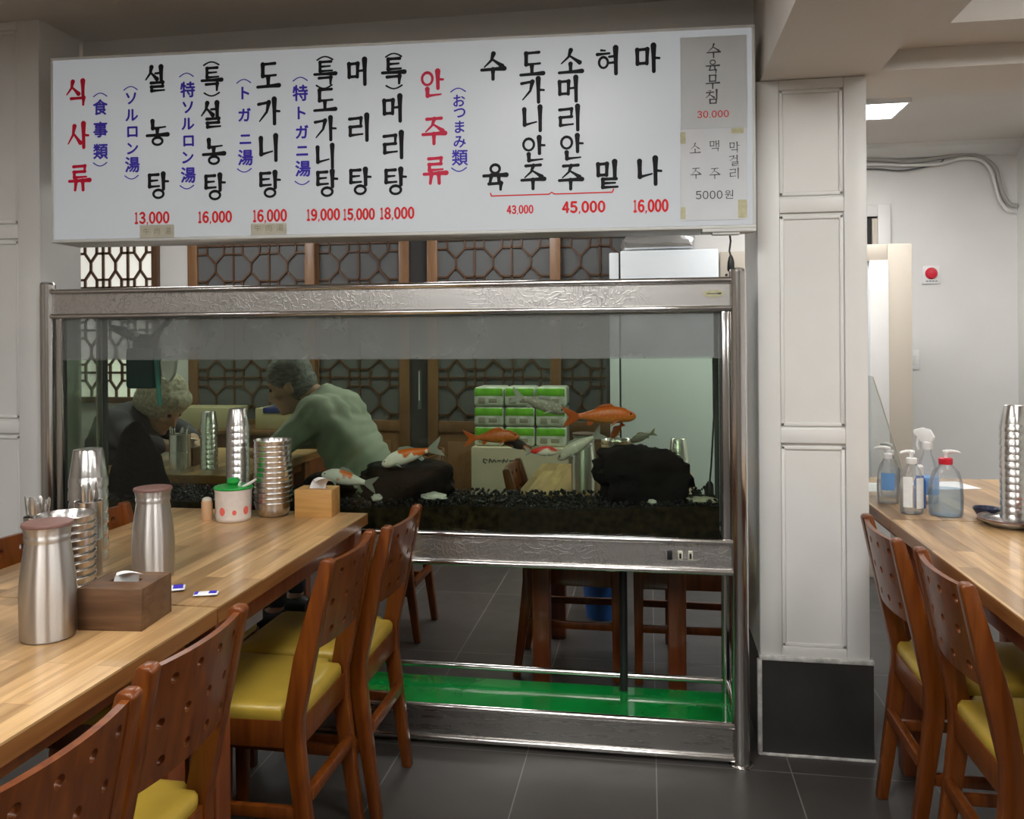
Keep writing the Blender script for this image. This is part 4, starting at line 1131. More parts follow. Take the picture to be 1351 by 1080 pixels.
# ------------------------------------------------------------ chairs
CH_H = 0.785
def lean(z): return -0.075 * max(0.0, (z - 0.40)) / 0.385
def make_chair(label, loc, rz, group=None):
    t = thing('dining_chair', label, 'chair', loc, rz, group)
    # rear legs run up into the back: side profile in x,z
    def post(s):
        y0, y1 = (0.128, 0.158) if s > 0 else (-0.158, -0.128)
        prof = [(-0.040, 0.0), (-0.012, 0.0), (0.030, 0.27), (0.044, 0.36), (0.044, 0.43), (0.020, 0.56), (-0.045, CH_H - 0.008),
                (-0.050, CH_H), (-0.068, CH_H), (-0.075, CH_H - 0.008), (-0.030, 0.56), (0.0, 0.42), (0.0, 0.36), (-0.012, 0.24)]
        return MB().prism(prof[::-1], 'y', y0, y1, 0.004)
    for s in (-1, 1): obj('leg', post(s), M['chair_wood'], t)
    for s in (-1, 1):
        mb = MB()
        y = s * 0.150
        bm = bmesh.new()
        bmesh.ops.create_cube(bm, size=1.0)
        for v in bm.verts:
            k = 0.036 if v.co.z > 0 else 0.027
            v.co = Vector((0.352 + v.co.x * k, y + v.co.y * k, 0.2075 + v.co.z * 0.415))
        bmesh.ops.bevel(bm, geom=bm.edges[:], offset=0.003, segments=2, affect='EDGES', profile=0.5)
        mb.from_bm(bm)
        obj('leg', mb, M['chair_wood'], t)
    mb = MB()
    for s in (-1, 1):
        mb.prism([(0.040, s * 0.132), (0.336, s * 0.140), (0.336, s * 0.160), (0.040, s * 0.152)], 'z', 0.352, 0.414, 0.002)
    mb.box2((0.340, -0.134, 0.352), (0.362, 0.134, 0.414), 0.002)
    mb.box2((0.006, -0.129, 0.352), (0.028, 0.129, 0.414), 0.002)
    obj('seat_frame', mb, M['chair_wood'], t)
    for s in (-1, 1):
        obj('stretcher', MB().prism([(0.010, s * 0.136), (0.345, s * 0.143), (0.345, s * 0.159), (0.010, s * 0.152)], 'z', 0.190, 0.218, 0.003), M['chair_wood'], t)
    obj('stretcher', MB().box2((-0.016, -0.130, 0.226), (0.006, 0.130, 0.254), 0.003), M['chair_wood'], t)
    # padded seat
    poly = [(0.008, -0.112), (0.014, -0.125), (0.047, -0.127), (0.052, -0.152), (0.33, -0.160), (0.362, -0.158), (0.374, -0.144), (0.374, 0.144), (0.362, 0.158), (0.33, 0.160), (0.052, 0.152), (0.047, 0.127), (0.014, 0.125), (0.008, 0.112)]
    bm = bmesh.new()
    lay = []
    for (k, z) in ((0.985, 0.412), (1.0, 0.422), (0.998, 0.434), (0.97, 0.443), (0.86, 0.448), (0.5, 0.451)):
        cx = 0.2
        lay.append([bm.verts.new((cx + (p[0] - cx) * k, p[1] * k, z)) for p in poly])
    n = len(poly)
    for a, b in zip(lay, lay[1:]):
        for i in range(n): bm.faces.new((a[i], a[(i + 1) % n], b[(i + 1) % n], b[i]))
    bm.faces.new(lay[0][::-1]); bm.faces.new(lay[-1])
    obj('seat', MB().from_bm(bm), M['cushion'], t, sharp=60)
    # curved backrest with twelve drilled holes
    W, z0, z1, nc, nr = 0.260, 0.575, 0.776, 4, 3
    cw, chh = W / nc, (z1 - z0) / nr
    th = 0.013; rad = 0.0092; per = 5; seg = per * 4
    mb = MB()
    def bendp(u, z, off):
        return (lean(z) + 0.010 - 0.016 * (1 - (u / (W / 2)) ** 2) + off, u, z)
    for i in range(nc):
        for j in range(nr):
            cx = -W / 2 + (i + .5) * cw; cz = z0 + (j + .5) * chh
            sq = []; ci = []
            for k in range(seg):
                side, q = divmod(k, per); f_ = q / per
                c4 = [(-1, -1), (1, -1), (1, 1), (-1, 1)]
                a, b = c4[side], c4[(side + 1) % 4]
                x, z = a[0] + (b[0] - a[0]) * f_, a[1] + (b[1] - a[1]) * f_
                sq.append((cx + x * cw / 2, cz + z * chh / 2))
                ang = math.atan2(z, x)
                hx = cx + (0.008 if j == 1 else -0.008)
                ci.append((hx + rad * math.cos(ang), cz + rad * math.sin(ang)))
            vs = [bendp(*p, th / 2) for p in sq] + [bendp(*p, th / 2) for p in ci] + [bendp(*p, -th / 2) for p in sq] + [bendp(*p, -th / 2) for p in ci]
            fs = []
            for k in range(seg):
                k2 = (k + 1) % seg
                fs.append((k, k2, seg + k2, seg + k))
                fs.append((2 * seg + k2, 2 * seg + k, 3 * seg + k, 3 * seg + k2))
                fs.append((seg + k, seg + k2, 3 * seg + k2, 3 * seg + k))
            for k in range(seg):
                side = k // per
                if (side == 0 and j == 0) or (side == 2 and j == nr - 1) or (side == 1 and i == nc - 1) or (side == 3 and i == 0):
                    fs.append((k, 2 * seg + k, 2 * seg + (k + 1) % seg, (k + 1) % seg))
            mb.add(vs, fs)
    bm = bmesh.new(); me = bpy.data.meshes.new('tmp'); me.from_pydata(mb.v, [], mb.f); bm.from_mesh(me); bpy.data.meshes.remove(me)
    bmesh.ops.remove_doubles(bm, verts=bm.verts[:], dist=0.0003)
    bmesh.ops.recalc_face_normals(bm, faces=bm.faces[:])
    obj('backrest', MB().from_bm(bm), M['chair_wood'], t, sharp=40)
    return t
# rear of the seat at x, centre of the chair at y; facing -x when it stands on the aisle side
c0 = make_chair('wooden chair with yellow seat at the tank end of the long table, facing it', (-0.747, 2.276, 0), PI)
chairs = [
    (-0.778, 1.937, PI, 'wooden chair with yellow seat on the aisle side, second from the aquarium'),
    (-0.820, 1.315, PI, 'wooden chair on the aisle side whose holed back meets the table joint'),
    (-0.792, 0.940, PI, 'wooden chair closest to the viewer, only its holed back and yellow seat edge showing'),
    (-1.565, 1.862, 0.0, 'wooden chair behind the tall steel bottle on the wall side of the table'),
    (-1.538, 2.200, 0.0, 'wooden chair behind the cup stack on the wall side, nearest the aquarium'),
    (0.657, 2.305, 0.0, 'wooden chair with holed back standing beside the pillar plinth'),
    (0.685, 1.935, 0.0, 'wooden chair in front of the one beside the pillar, at the same table'),
    (-0.475, 3.27, 0.0, 'wooden chair behind the aquarium with its back in front of the cardboard box'),
    (0.310, 3.27, PI, 'wooden chair behind the aquarium whose back shows beside the steel post'),
    (-0.995, 3.555, PI, 'wooden chair under the man in the green shirt'),
    (-2.760, 3.60, 0.0, 'wooden chair under the woman with pale curly hair'),
]
for x, y, rz, label in chairs: dup(c0, (x, y, 0), rz, label)

# ------------------------------------------------------------ tables
def table(label, x0, x1, y0, y1, zt=0.73, th=0.034, leg=0.062, inset=0.045):
    t = thing('dining_table', label, 'table', ((x0 + x1) / 2, (y0 + y1) / 2, 0))
    hx, hy = (x1 - x0) / 2, (y1 - y0) / 2
    obj('tabletop', MB().box2((-hx, -hy, zt - 0.004), (hx, hy, zt), 0.0), M['table_wood'], t)
    e = MB()
    e.box2((-hx, -hy, zt - th), (hx, hy, zt - 0.0041), 0.0)
    obj('tabletop_edge', e, M['edge_wood'], t)
    ap = MB(); i2 = inset + leg / 2
    for s in (-1, 1):
        ap.box2((-hx + i2, s * (hy - i2) - 0.011, zt - th - 0.060), (hx - i2, s * (hy - i2) + 0.011, zt - th), 0.002)
        ap.box2((s * (hx - i2) - 0.011, -hy + i2, zt - th - 0.060), (s * (hx - i2) + 0.011, hy - i2, zt - th), 0.002)
    obj('apron', ap, M['leg_wood'], t)
    for sx in (-1, 1):
        for sy in (-1, 1):
            cx, cy = sx * (hx - inset - leg / 2), sy * (hy - inset - leg / 2)
            obj('leg', MB().box2((cx - leg / 2, cy - leg / 2, 0.0), (cx + leg / 2, cy + leg / 2, zt - th), 0.004), M['leg_wood'], t)
    return t
table('wooden table with steel bottle and polka dot jar, its end against the aquarium', -1.55, -0.88, 1.602, 2.532, inset=0.015)
table('wooden table with the dark walnut tissue box, closest to the viewer', -1.55, -0.88, 0.66, 1.596)
table('wooden table beside the pillar holding the tray with the cup stack', 0.712, 1.40, 1.60, 2.648, inset=0.015)
table('wooden table behind the pillar holding sanitizer bottles and papers', 0.712, 1.40, 2.654, 3.43)
table('wooden table behind the aquarium holding a steel bottle and bowls', -0.462, 0.170, 2.92, 3.64)
table('wooden table between the man and the woman behind the aquarium', -2.36, -1.62, 3.16, 3.98)

# ------------------------------------------------------------ tableware
ZT = 0.73
def make_bottle(label, loc, k=1.0):
    t = thing('steel_water_bottle', label, 'water bottle', loc)
    prof = [(0.043, 0.0), (0.0465, 0.003), (0.0475, 0.012), (0.0485, 0.06), (0.0485, 0.085), (0.0465, 0.115), (0.0430, 0.145), (0.0395, 0.168), (0.0378, 0.178),
            (0.0376, 0.181), (0.0392, 0.1835), (0.0396, 0.187), (0.0392, 0.190), (0.0385, 0.1915), (0.0392, 0.196), (0.0415, 0.206), (0.0418, 0.208)]
    obj('body', MB().lathe([(r * k, z * k) for r, z in prof], 40), M['steel'], t)
    obj('lid', MB().lathe([(r * k, z * k) for r, z in [(0.0405, 0.2082), (0.0440, 0.2085), (0.0445, 0.2115), (0.0430, 0.2145), (0.030, 0.2165), (0.0, 0.217)]], 36), M['brown_lid'], t)
    return t
make_bottle('steel water bottle with brown lid closest to the viewer, beside the walnut tissue box', (-1.108, 1.395, ZT), 1.0)
make_bottle('steel water bottle with brown lid standing alone by the small packets', (-1.146, 1.79, ZT), 0.97)
make_bottle('steel bottle on the table seen through the aquarium under the cream koi', (-0.232, 3.02, ZT), 0.96)

def tissue_box(label, loc, rz, mat, sx, sy, sz, tis=1.0):
    t = thing('tissue_box', label, 'tissue box', loc, rz)
    mb = MB(); w = 0.007
    mb.box2((-sx / 2, -sy / 2, 0), (sx / 2, -sy / 2 + w, sz), 0.0012); mb.box2((-sx / 2, sy / 2 - w, 0), (sx / 2, sy / 2, sz), 0.0012)
    mb.box2((-sx / 2, -sy / 2 + w, 0), (-sx / 2 + w, sy / 2 - w, sz), 0.0012); mb.box2((sx / 2 - w, -sy / 2 + w, 0), (sx / 2, sy / 2 - w, sz), 0.0012)
    mb.box2((-sx / 2 + w, -sy / 2 + w, 0), (sx / 2 - w, sy / 2 - w, w))
    obj('box', mb, mat, t)
    mb = MB(); a, b = 0.030, 0.010
    z0, z1 = sz - 0.006, sz - 0.0003
    mb.box2((-sx / 2 + w, -sy / 2 + w, z0), (-a, sy / 2 - w, z1)); mb.box2((a, -sy / 2 + w, z0), (sx / 2 - w, sy / 2 - w, z1))
    mb.box2((-a, -sy / 2 + w, z0), (a, -b, z1)); mb.box2((-a, b, z0), (a, sy / 2 - w, z1))
    obj('lid', mb, mat, t)
    # a folded leaf of tissue standing out of the slot
    vs = []; fs = []; n, m_ = 10, 6
    for i in range(n + 1):
        u = i / n
        for j in range(m_ + 1):
            v = j / m_
            x = -0.026 + 0.052 * u
            y = 0.002 * math.sin(u * 4) + 0.012 * v * math.sin(v * 4 + u * 3) * tis
            z = sz - 0.012 + (0.012 + 0.026 * tis * (0.75 + 0.3 * math.sin(u * 3.2))) * math.sin(v * PI * 0.62) 
            x += 0.022 * v * v * tis; y -= 0.03 * max(0, v - .5) * tis
            vs.append((x, y, z))
    for i in range(n):
        for j in range(m_): fs.append((i * (m_ + 1) + j, (i + 1) * (m_ + 1) + j, (i + 1) * (m_ + 1) + j + 1, i * (m_ + 1) + j + 1))
    k0 = len(vs); vs += [(x, y + 0.0035, z - 0.001) for x, y, z in vs]; fs += [[i + k0 for i in f[::-1]] for f in fs]
    obj('tissue', MB().add(vs, fs), M['tissue'], t, sharp=80)
    return t
tissue_box('dark walnut tissue box with a white tissue on the table closest to the viewer', (-1.018, 1.497, ZT), R(5), M['walnut'], 0.128, 0.118, 0.080, 0.8)
tissue_box('light oak tissue box with a white tissue at the table corner by the aquarium', (-1.028, 2.485, ZT), R(4), M['oak'], 0.118, 0.085, 0.086, 1.35)
tissue_box('brown tissue box with a tissue beside the green tinted cup stack behind the aquarium', (-2.02, 3.42, ZT), R(2), M['walnut'], 0.10, 0.09, 0.080, 1.6)

# cups stacked mouth down
def cup_mesh():
    mb = MB()
    prof = [(0.0, 0.0745), (0.0255, 0.0745), (0.0275, 0.0725), (0.0345, 0.022), (0.0350, 0.0175), (0.0362, 0.016), (0.0368, 0.0), (0.0360, 0.0), (0.0352, 0.016), (0.0268, 0.071), (0.0, 0.073)]
    return mb.lathe(prof[::-1], 28)
def bowl_mesh():
    prof = [(0.0, 0.004), (0.036, 0.004), (0.046, 0.008), (0.0545, 0.030), (0.0565, 0.044), (0.0585, 0.0455), (0.0590, 0.044), (0.0575, 0.042), (0.0555, 0.029), (0.047, 0.004), (0.038, 0.0), (0.0, 0.0)]
    return MB().lathe(prof, 36)
_cup = None; _bowl = None
def stack(kind, n, loc, step, labels, group, tilt=0.0, k_size=1.0):
    """labels: (topmost, all others)"""
    global _cup, _bowl
    for k in range(n):
        if kind == 'cup':
            if _cup is None: _cup = obj('steel_cup', cup_mesh(), M['cup_steel'], sharp=50); o = _cup
            else: o = _cup.copy(); col.objects.link(o)
        else:
            if _bowl is None: _bowl = obj('steel_bowl', bowl_mesh(), M['cup_steel'], sharp=50); o = _bowl
            else: o = _bowl.copy(); col.objects.link(o)
        z = k * step
        o.location = (loc[0] + math.sin(tilt) * z + 0.0004 * math.sin(k * 2.3), loc[1] + 0.0004 * math.cos(k * 1.7), loc[2] + z)
        o.rotation_euler = (0, tilt, k * 0.4)
        o.scale = (k_size,) * 3
        if k == n - 1: tag(o, labels[0], kind)
        else: tag(o, labels[1], kind)
        if 'group' in o: del o['group']
        if k < n - 1: o['group'] = group
GAP = 0.0006
stack('cup', 7, (-1.393, 1.900, ZT), 0.0310, ('topmost steel cup of the stack rising behind the spoons and bowls', 'steel cup under the topmost in the stack behind the spoons and bowls'), 'cups stacked behind the spoons', k_size=1.26)
stack('cup', 13, (-1.298, 2.492, ZT), 0.0215, ('topmost steel cup of the tall stack behind the polka dot jar', 'steel cup under the topmost in the tall stack behind the polka dot jar'), 'cups stacked behind the polka dot jar')
stack('bowl', 13, (-1.168, 2.468, ZT), 0.0160, ('topmost steel bowl of the stack between the polka dot jar and the oak tissue box', 'steel bowl below the topmost between the polka dot jar and the oak tissue box'), 'bowls stacked by the oak tissue box')
stack('bowl', 10, (-1.212, 1.580, ZT), 0.0158, ('topmost steel bowl of the stack behind the closest bottle and walnut tissue box', 'steel bowl below the topmost behind the closest bottle and walnut tissue box'), 'bowls stacked behind the closest bottle')
# on the passage table
stack('cup', 13, (1.038, 2.605, ZT + 0.016), 0.0215, ('topmost steel cup of the stack standing on the brown tray', 'steel cup under the topmost in the stack on the brown tray'), 'cups stacked on the brown tray')
# seen through the aquarium
stack('cup', 9, (-1.862, 3.32, ZT), 0.0215, ('topmost cup of the green tinted stack seen through the aquarium beside the woman', 'cup under the topmost in the green tinted stack beside the woman'), 'cups stacked beside the woman')
stack('cup', 6, (0.108, 3.10, ZT), 0.0215, ('topmost steel cup of the stack seen above the boulder in front of the refrigerator', 'steel cup under the topmost in the stack seen behind the boulder'), 'cups stacked behind the boulder')
stack('bowl', 9, (-0.118, 3.12, ZT), 0.0158, ('topmost steel bowl of the stack seen through the aquarium behind the small orange koi', 'steel bowl below the topmost in the stack behind the small orange koi'), 'bowls stacked on the rear table')

t = thing('round_tray', 'round brown rimmed steel tray under the cup stack', 'tray', (1.030, 2.605, ZT))
obj('tray_body', MB().lathe([(0.0, 0.0), (0.055, 0.0), (0.078, 0.014), (0.082, 0.022), (0.085, 0.022), (0.083, 0.016), (0.060, 0.0145), (0.0, 0.0145)], 40), M['steel'], t)
obj('rim', MB().tube([(0.084 * math.cos(a * PI / 18), 0.084 * math.sin(a * PI / 18), 0.022) for a in range(36)], 0.0025, 8, closed=True), M['brown_lid'], t)

# polka dot jar with green lid and spoon
t = thing('sauce_jar', 'milky plastic jar with pink polka dots and green lid', 'jar', (-1.257, 2.383, ZT))
t.scale = (1.14, 1.14, 1.10)
mb = MB().lathe([(0.0, 0.0), (0.040, 0.0), (0.0445, 0.004), (0.046, 0.012), (0.0475, 0.082), (0.049, 0.085), (0.049, 0.089), (0.0, 0.089)], 40)
for k in range(9):
    a = 2 * PI * k / 9 + 0.35; big = k % 2 == 0
    ra, rz_ = (0.0085, 0.0115) if big else (0.0055, 0.007)
    zc = 0.030 + (0.002 if big else -0.001)
    ring = []
    for q in range(18):
        b = 2 * PI * q / 18
        z = zc + rz_ * math.sin(b); rr = 0.046 + 0.0015 * (z - 0.012) / 0.07 + 0.0004
        an = a + ra * math.cos(b) / rr
        ring.append((rr * math.cos(an), rr * math.sin(an), z))
    rc = 0.046 + 0.0015 * (zc - 0.012) / 0.07 + 0.0005
    mb.add([(rc * math.cos(a), rc * math.sin(a), zc)] + ring, [(0, 1 + q, 1 + (q + 1) % 18) for q in range(18)], 1)
obj('body', mb, [M['jar'], M['pink']], t)
obj('lid', MB().lathe([(0.0, 0.089), (0.050, 0.089), (0.0515, 0.092), (0.049, 0.0955), (0.030, 0.097), (0.0, 0.0975)], 36), M['green_plastic'], t)
obj('knob', MB().lathe([(0.010, 0.097), (0.012, 0.099), (0.017, 0.106), (0.016, 0.113), (0.010, 0.118), (0.0, 0.119)], 20), M['green_plastic'], t)
obj('spoon', MB().tube([(0.030, -0.012, 0.094), (0.055, -0.016, 0.106), (0.074, -0.018, 0.118)], [0.0035, 0.004, 0.003], 10), M['white_plastic'], t)
t = thing('salt_shaker', 'small pale wooden shaker beside the polka dot jar', 'shaker', (-1.338, 2.372, ZT))
obj('body', MB().lathe([(0.0155, 0.0), (0.017, 0.003), (0.0165, 0.055), (0.015, 0.060), (0.0, 0.060)], 22), pmat('pale_shaker_wood', (0.60, 0.38, 0.22), 0.5), t)
obj('cap', MB().lathe([(0.0145, 0.060), (0.0135, 0.066), (0.006, 0.070), (0.0, 0.0705)], 22), M['cream'], t)

# cutlery in tall steel holders
def holder(label, loc, r, h):
    t = thing('cutlery_holder', label, 'cutlery holder', loc)
    obj('tube', MB().lathe([(0.0, 0.002), (r - .0015, 0.002), (r - .0015, h), (r, h + .001), (r + .001, h), (r, h - .004), (r, h * .5), (r + .0012, h * .49), (r, h * .48), (r, 0.0), (0.0, 0.0)], 32), M['cup_steel'], t)
    return t
def spoon(label, base, top, rot, group, handle_up=True):
    """a spoon standing in a holder, its flat handle end up"""
    b, p = Vector(base), Vector(top); L_ = (p - b).length
    o = None
    mb = MB()
    pts = [(0, 0, 0.0), (0, 0, L_ * .3), (0, 0, L_ * .7), (0, 0, L_ * .88), (0, 0, L_ * .97), (0, 0, L_)]
    mb.tube(pts, [0.003, 0.0026, 0.0036, 0.0062, 0.0058, 0.002], 10, flat=0.28)
    o = obj('spoon', mb, M['cup_steel'], loc=base)
    q = Vector((0, 0, 1)).rotation_difference((p - b).normalized())
    e = (q.to_matrix() @ Euler((0, 0, rot)).to_matrix()).to_euler()
    o.rotation_euler = e
    return tag(o, label, 'spoon', group)
hx, hy = -1.302, 1.775
holder('tall steel cutlery holder standing between the bowls and the cup stack', (hx, hy, ZT), 0.030, 0.175)
rg = random.Random(3)
for k in range(9):
    a = 2 * PI * k / 9 + rg.uniform(-.2, .2); r0, r1 = 0.010, rg.uniform(0.018, 0.030)
    spoon('steel spoon handle standing in the holder by the cup stack', (hx + r0 * math.cos(a), hy + r0 * math.sin(a), ZT + 0.004),
          (hx + r1 * math.cos(a), hy + r1 * math.sin(a), ZT + rg.uniform(0.200, 0.222)), rg.uniform(0, 3), 'spoons in the holder by the cup stack')
hx, hy = -1.365, 1.690
holder('steel cutlery holder hidden behind the closest water bottle', (hx, hy, ZT), 0.030, 0.155)
for k in range(9):
    a = 2 * PI * k / 9 + rg.uniform(-.2, .2); r0, r1 = 0.010, rg.uniform(0.018, 0.027)
    spoon('steel spoon handle rising behind the brown lid of the closest bottle', (hx + r0 * math.cos(a), hy + r0 * math.sin(a), ZT + 0.004),
          (hx + r1 * math.cos(a), hy + r1 * math.sin(a), ZT + rg.uniform(0.180, 0.205)), rg.uniform(0, 3), 'spoons behind the closest bottle')
hx, hy = -1.985, 3.30
holder('tall cutlery holder on the table in front of the woman', (hx, hy, ZT), 0.044, 0.150)
for k in range(7):
    a = 2 * PI * k / 7; r0, r1 = 0.016, 0.036
    spoon('spoon handle standing in the holder in front of the woman', (hx + r0 * math.cos(a), hy + r0 * math.sin(a), ZT + 0.004),
          (hx + r1 * math.cos(a), hy + r1 * math.sin(a), ZT + rg.uniform(0.165, 0.185)), rg.uniform(0, 3), 'spoons in front of the woman')

# sachets on the table
def sachet(label, loc, rz, sx, sy):
    t = thing('sachet', label, 'sachet', loc, rz)
    mb = MB(); vs = []; fs = []; n = 8
    for s in (1, -1):
        o0 = len(vs)
        for i in range(n + 1):
            for j in range(n + 1):
                u, v = i / n * 2 - 1, j / n * 2 - 1
                b = (1 - u ** 4) * (1 - v ** 4)
                vs.append((u * sx / 2, v * sy / 2, 0.0042 + s * (0.0006 + 0.0034 * b)))
        for i in range(n):
            for j in range(n):
                f = (o0 + i * (n + 1) + j, o0 + (i + 1) * (n + 1) + j, o0 + (i + 1) * (n + 1) + j + 1, o0 + i * (n + 1) + j + 1)
                fs.append(f if s > 0 else f[::-1])
    obj('wrapper', mb.add(vs, fs), M['label_white'], t)
    mb = MB().box2((sx * .12, -sy * .36, 0.0065), (sx * .44, sy * .36, 0.0082), 0.001); mb.box2((-sx * .46, -sy * .36, 0.0045), (-sx * .30, sy * .36, 0.0078), 0.001)
    obj('print', mb, M['ink_blue'], t)
    return t
sachet('white and blue sachet beside the steel bottle, larger of two', (-1.045, 1.690, ZT), R(28), 0.066, 0.040)
sachet('small blue sachet near the table joint, smaller of two', (-0.945, 1.668, ZT), R(20), 0.050, 0.026)

# white carton on the wall side chair
t = thing('white_carton', 'white carton on the chair seat under the long table', 'carton', (-1.195, 2.235, 0.452))
obj('carton', MB().box2((-0.06, -0.09, 0), (0.06, 0.09, 0.075), 0.002), M['label_white'], t)

# ------------------------------------------------------------ passage table
def pump_bottle(label, loc, rz, h, r, sx, sy, collar, body_mat, label_mats, liquid=None, tall_nozzle=False):
    t = thing('pump_bottle', label, 'pump bottle', loc, rz)
    prof = [(0.0, 0.0), (r * .92, 0.0), (r, .005), (r * 1.04, h * .30), (r * .98, h * .52), (r * .78, h * .68), (r * .42, h * .78), (r * .36, h * .80), (0.0, h * .80)]
    obj('bottle', MB().lathe(prof, 32, sx=sx, sy=sy), body_mat, t)
    if liquid:
        obj('liquid', MB().lathe([(0.0, 0.003), (r * .88, 0.003), (r * .96, .008), (r * .99, h * .28), (r * .97, h * .42), (0.0, h * .42)], 28, sx=sx, sy=sy), liquid, t)
    obj('collar', MB().lathe([(r * .40, h * .79), (r * .42, h * .80), (r * .42, h * .875), (r * .36, h * .885), (0.0, h * .885)], 20), collar, t)
    mb = MB().lathe([(0.0, h * .885), (0.005, h * .885), (0.005, h * .945), (0.009, h * .95), (0.010, h * .985), (0.007, h), (0.0, h)], 16)
    mb.tube([(0, 0, h * .975), (0.018, 0, h * .985), (0.034, 0, h * .975), (0.040, 0, h * .96)], [0.007, 0.0055, 0.0045, 0.0035], 10)
    obj('pump_head', mb, M['white_plastic'], t)
    if label_mats:
        for a0, a1, z0, z1, m_ in label_mats:
            mb = MB(); n = 10; vs = []
            for i in range(n + 1):
                a = a0 + (a1 - a0) * i / n
                for z in (z0 * h, z1 * h):
                    rr = r * 1.05
                    vs.append((rr * sx * math.cos(a), rr * sy * math.sin(a), z))
            obj('label', mb.add(vs, [(2 * i, 2 * i + 2, 2 * i + 3, 2 * i + 1) for i in range(n)]), m_, t)
    return t
cp = M['clear_plastic']
pump_bottle('clear pump bottle with white labels at the front of the sanitizer group', (0.802, 2.745, ZT), R(200), 0.195, 0.037, 1.0, 0.72, M['white_plastic'], cp,
            [(R(20), R(66), .12, .60, M['label_white']), (R(84), R(130), .10, .58, M['label_white'])], cp)
pump_bottle('pump bottle with red collar and blue liquid on the passage table', (0.893, 2.722, ZT), R(-5), 0.200, 0.048, 1.0, 0.70, M['red_plastic'], cp, None, M['blue_liquid'])
pump_bottle('small white topped pump bottle with blue label behind the clear pump bottle', (0.775, 2.905, ZT), R(160), 0.185, 0.033, 1.0, 0.8, M['white_plastic'], cp,
            [(R(60), R(130), .25, .55, M['label_blue'])], cp)
pump_bottle('clear pump bottle with pale label standing behind the others by the pillar', (0.815, 3.03, ZT), R(120), 0.180, 0.034, 1.0, 0.8, M['white_plastic'], cp,
            [(R(-150), R(-60), .15, .55, M['label_white'])], cp)
# trigger spray
t = thing('spray_bottle', 'clear trigger spray bottle with white head behind the red collared bottle', 'spray bottle', (0.905, 2.93, ZT), R(150))
obj('bottle', MB().lathe([(0.0, 0.0), (0.031, 0.0), (0.034, 0.006), (0.034, 0.095), (0.026, 0.135), (0.014, 0.160), (0.013, 0.178), (0.0, 0.178)], 28), cp, t)
obj('label', MB().lathe([(0.0345, 0.03), (0.0348, 0.031), (0.0348, 0.085), (0.0345, 0.086)], 28), M['label_blue'], t)
mb = MB().lathe([(0.015, 0.176), (0.016, 0.178), (0.016, 0.198), (0.012, 0.202), (0.0, 0.202)], 20)
mb.prism([(-0.016, 0.198), (0.020, 0.198), (0.024, 0.214), (0.040, 0.226), (0.040, 0.238), (0.014, 0.246), (-0.010, 0.240), (-0.022, 0.216)], 'y', -0.011, 0.011, 0.003)
obj('spray_head', mb, M['white_plastic'], t)
obj('trigger', MB().prism([(0.022, 0.215), (0.029, 0.217), (0.034, 0.190), (0.028, 0.172), (0.024, 0.173), (0.027, 0.192)], 'y', -0.006, 0.006, 0.0015), M['white_plastic'], t)
# blue bottle between
t = thing('blue_bottle', 'slim blue capped bottle between the clear and the red collared pump bottles', 'bottle', (0.853, 2.835, ZT))
obj('bottle', MB().lathe([(0.0, 0.0), (0.016, 0.0), (0.018, 0.004), (0.018, 0.085), (0.010, 0.105), (0.0, 0.105)], 20), M['blue_plastic'], t)
obj('cap', MB().lathe([(0.0, 0.105), (0.011, 0.105), (0.011, 0.132), (0.006, 0.138), (0.0, 0.138)][::1], 18), M['white_plastic'], t)
# papers
t = thing('paper_sheet', 'white paper sheet lying near the rear end of the passage table', 'paper', (1.06, 3.265, ZT), R(14))
obj('sheet', MB().box2((-0.10, -0.075, 0), (0.10, 0.075, 0.0012)), M['label_white'], t)
t = thing('paper_sheet', 'white printed paper lying behind the sanitizer bottles against the pillar side', 'paper', (0.80, 3.20, ZT), R(3))
obj('sheet', MB().box2((-0.075, -0.09, 0), (0.075, 0.09, 0.0012)), M['label_white'], t)
mb = MB()
for k in range(5): mb.box2((-0.06, -0.07 + .028 * k, 0.0012), (0.055 - .01 * (k % 2), -0.063 + .028 * k, 0.0014))
obj('print', mb, M['tape'], t)
# acrylic divider with a sloping edge
t = thing('acrylic_divider', 'clear acrylic divider with a sloping edge standing behind the sanitizer bottles', 'divider', (0.73, 3.02, ZT), R(0))
obj('sheet', MB().prism([(0.0, 0.0), (0.165, 0.0), (0.135, 0.06), (0.030, 0.41), (0.0, 0.42)], 'y', 0.0, 0.004, 0.001), M['acrylic'], t)
obj('edge', MB().tube([(0.165, 0.002, 0.0), (0.135, 0.002, 0.06), (0.030, 0.002, 0.41)], 0.0018, 8), M['cream'], t)
# canister with red lid at the picture's edge, and pale box
t = thing('seasoning_canister', 'clear canister with red lid at the near side of the tray', 'canister', (1.062, 2.495, ZT))
obj('body', MB().lathe([(0.0, 0.0), (0.034, 0.0), (0.036, 0.004), (0.036, 0.078), (0.0, 0.078)], 28), cp, t)
obj('contents', MB().lathe([(0.0, 0.003), (0.033, 0.003), (0.034, 0.006), (0.034, 0.040), (0.0, 0.040)], 24), M['tape'], t)
obj('lid', MB().lathe([(0.0, 0.078), (0.037, 0.078), (0.038, 0.081), (0.038, 0.092), (0.034, 0.095), (0.0, 0.095)], 28), pmat('coral_plastic', (0.72, 0.12, 0.06), 0.4), t)
tissue_box('pale wooden tissue box behind the tray on the passage table', (1.205, 2.79, ZT), 0, M['oak'], 0.13, 0.09, 0.082, 0.7)
t = thing('small_dish', 'small dark blue dish behind the cup tray', 'dish', (1.005, 2.715, ZT))
obj('dish', MB().lathe([(0.0, 0.0), (0.022, 0.0), (0.036, 0.022), (0.038, 0.030), (0.035, 0.029), (0.021, 0.006), (0.0, 0.005)], 24), pmat('dark_blue_ceramic', (0.03, 0.04, 0.09), 0.3), t)

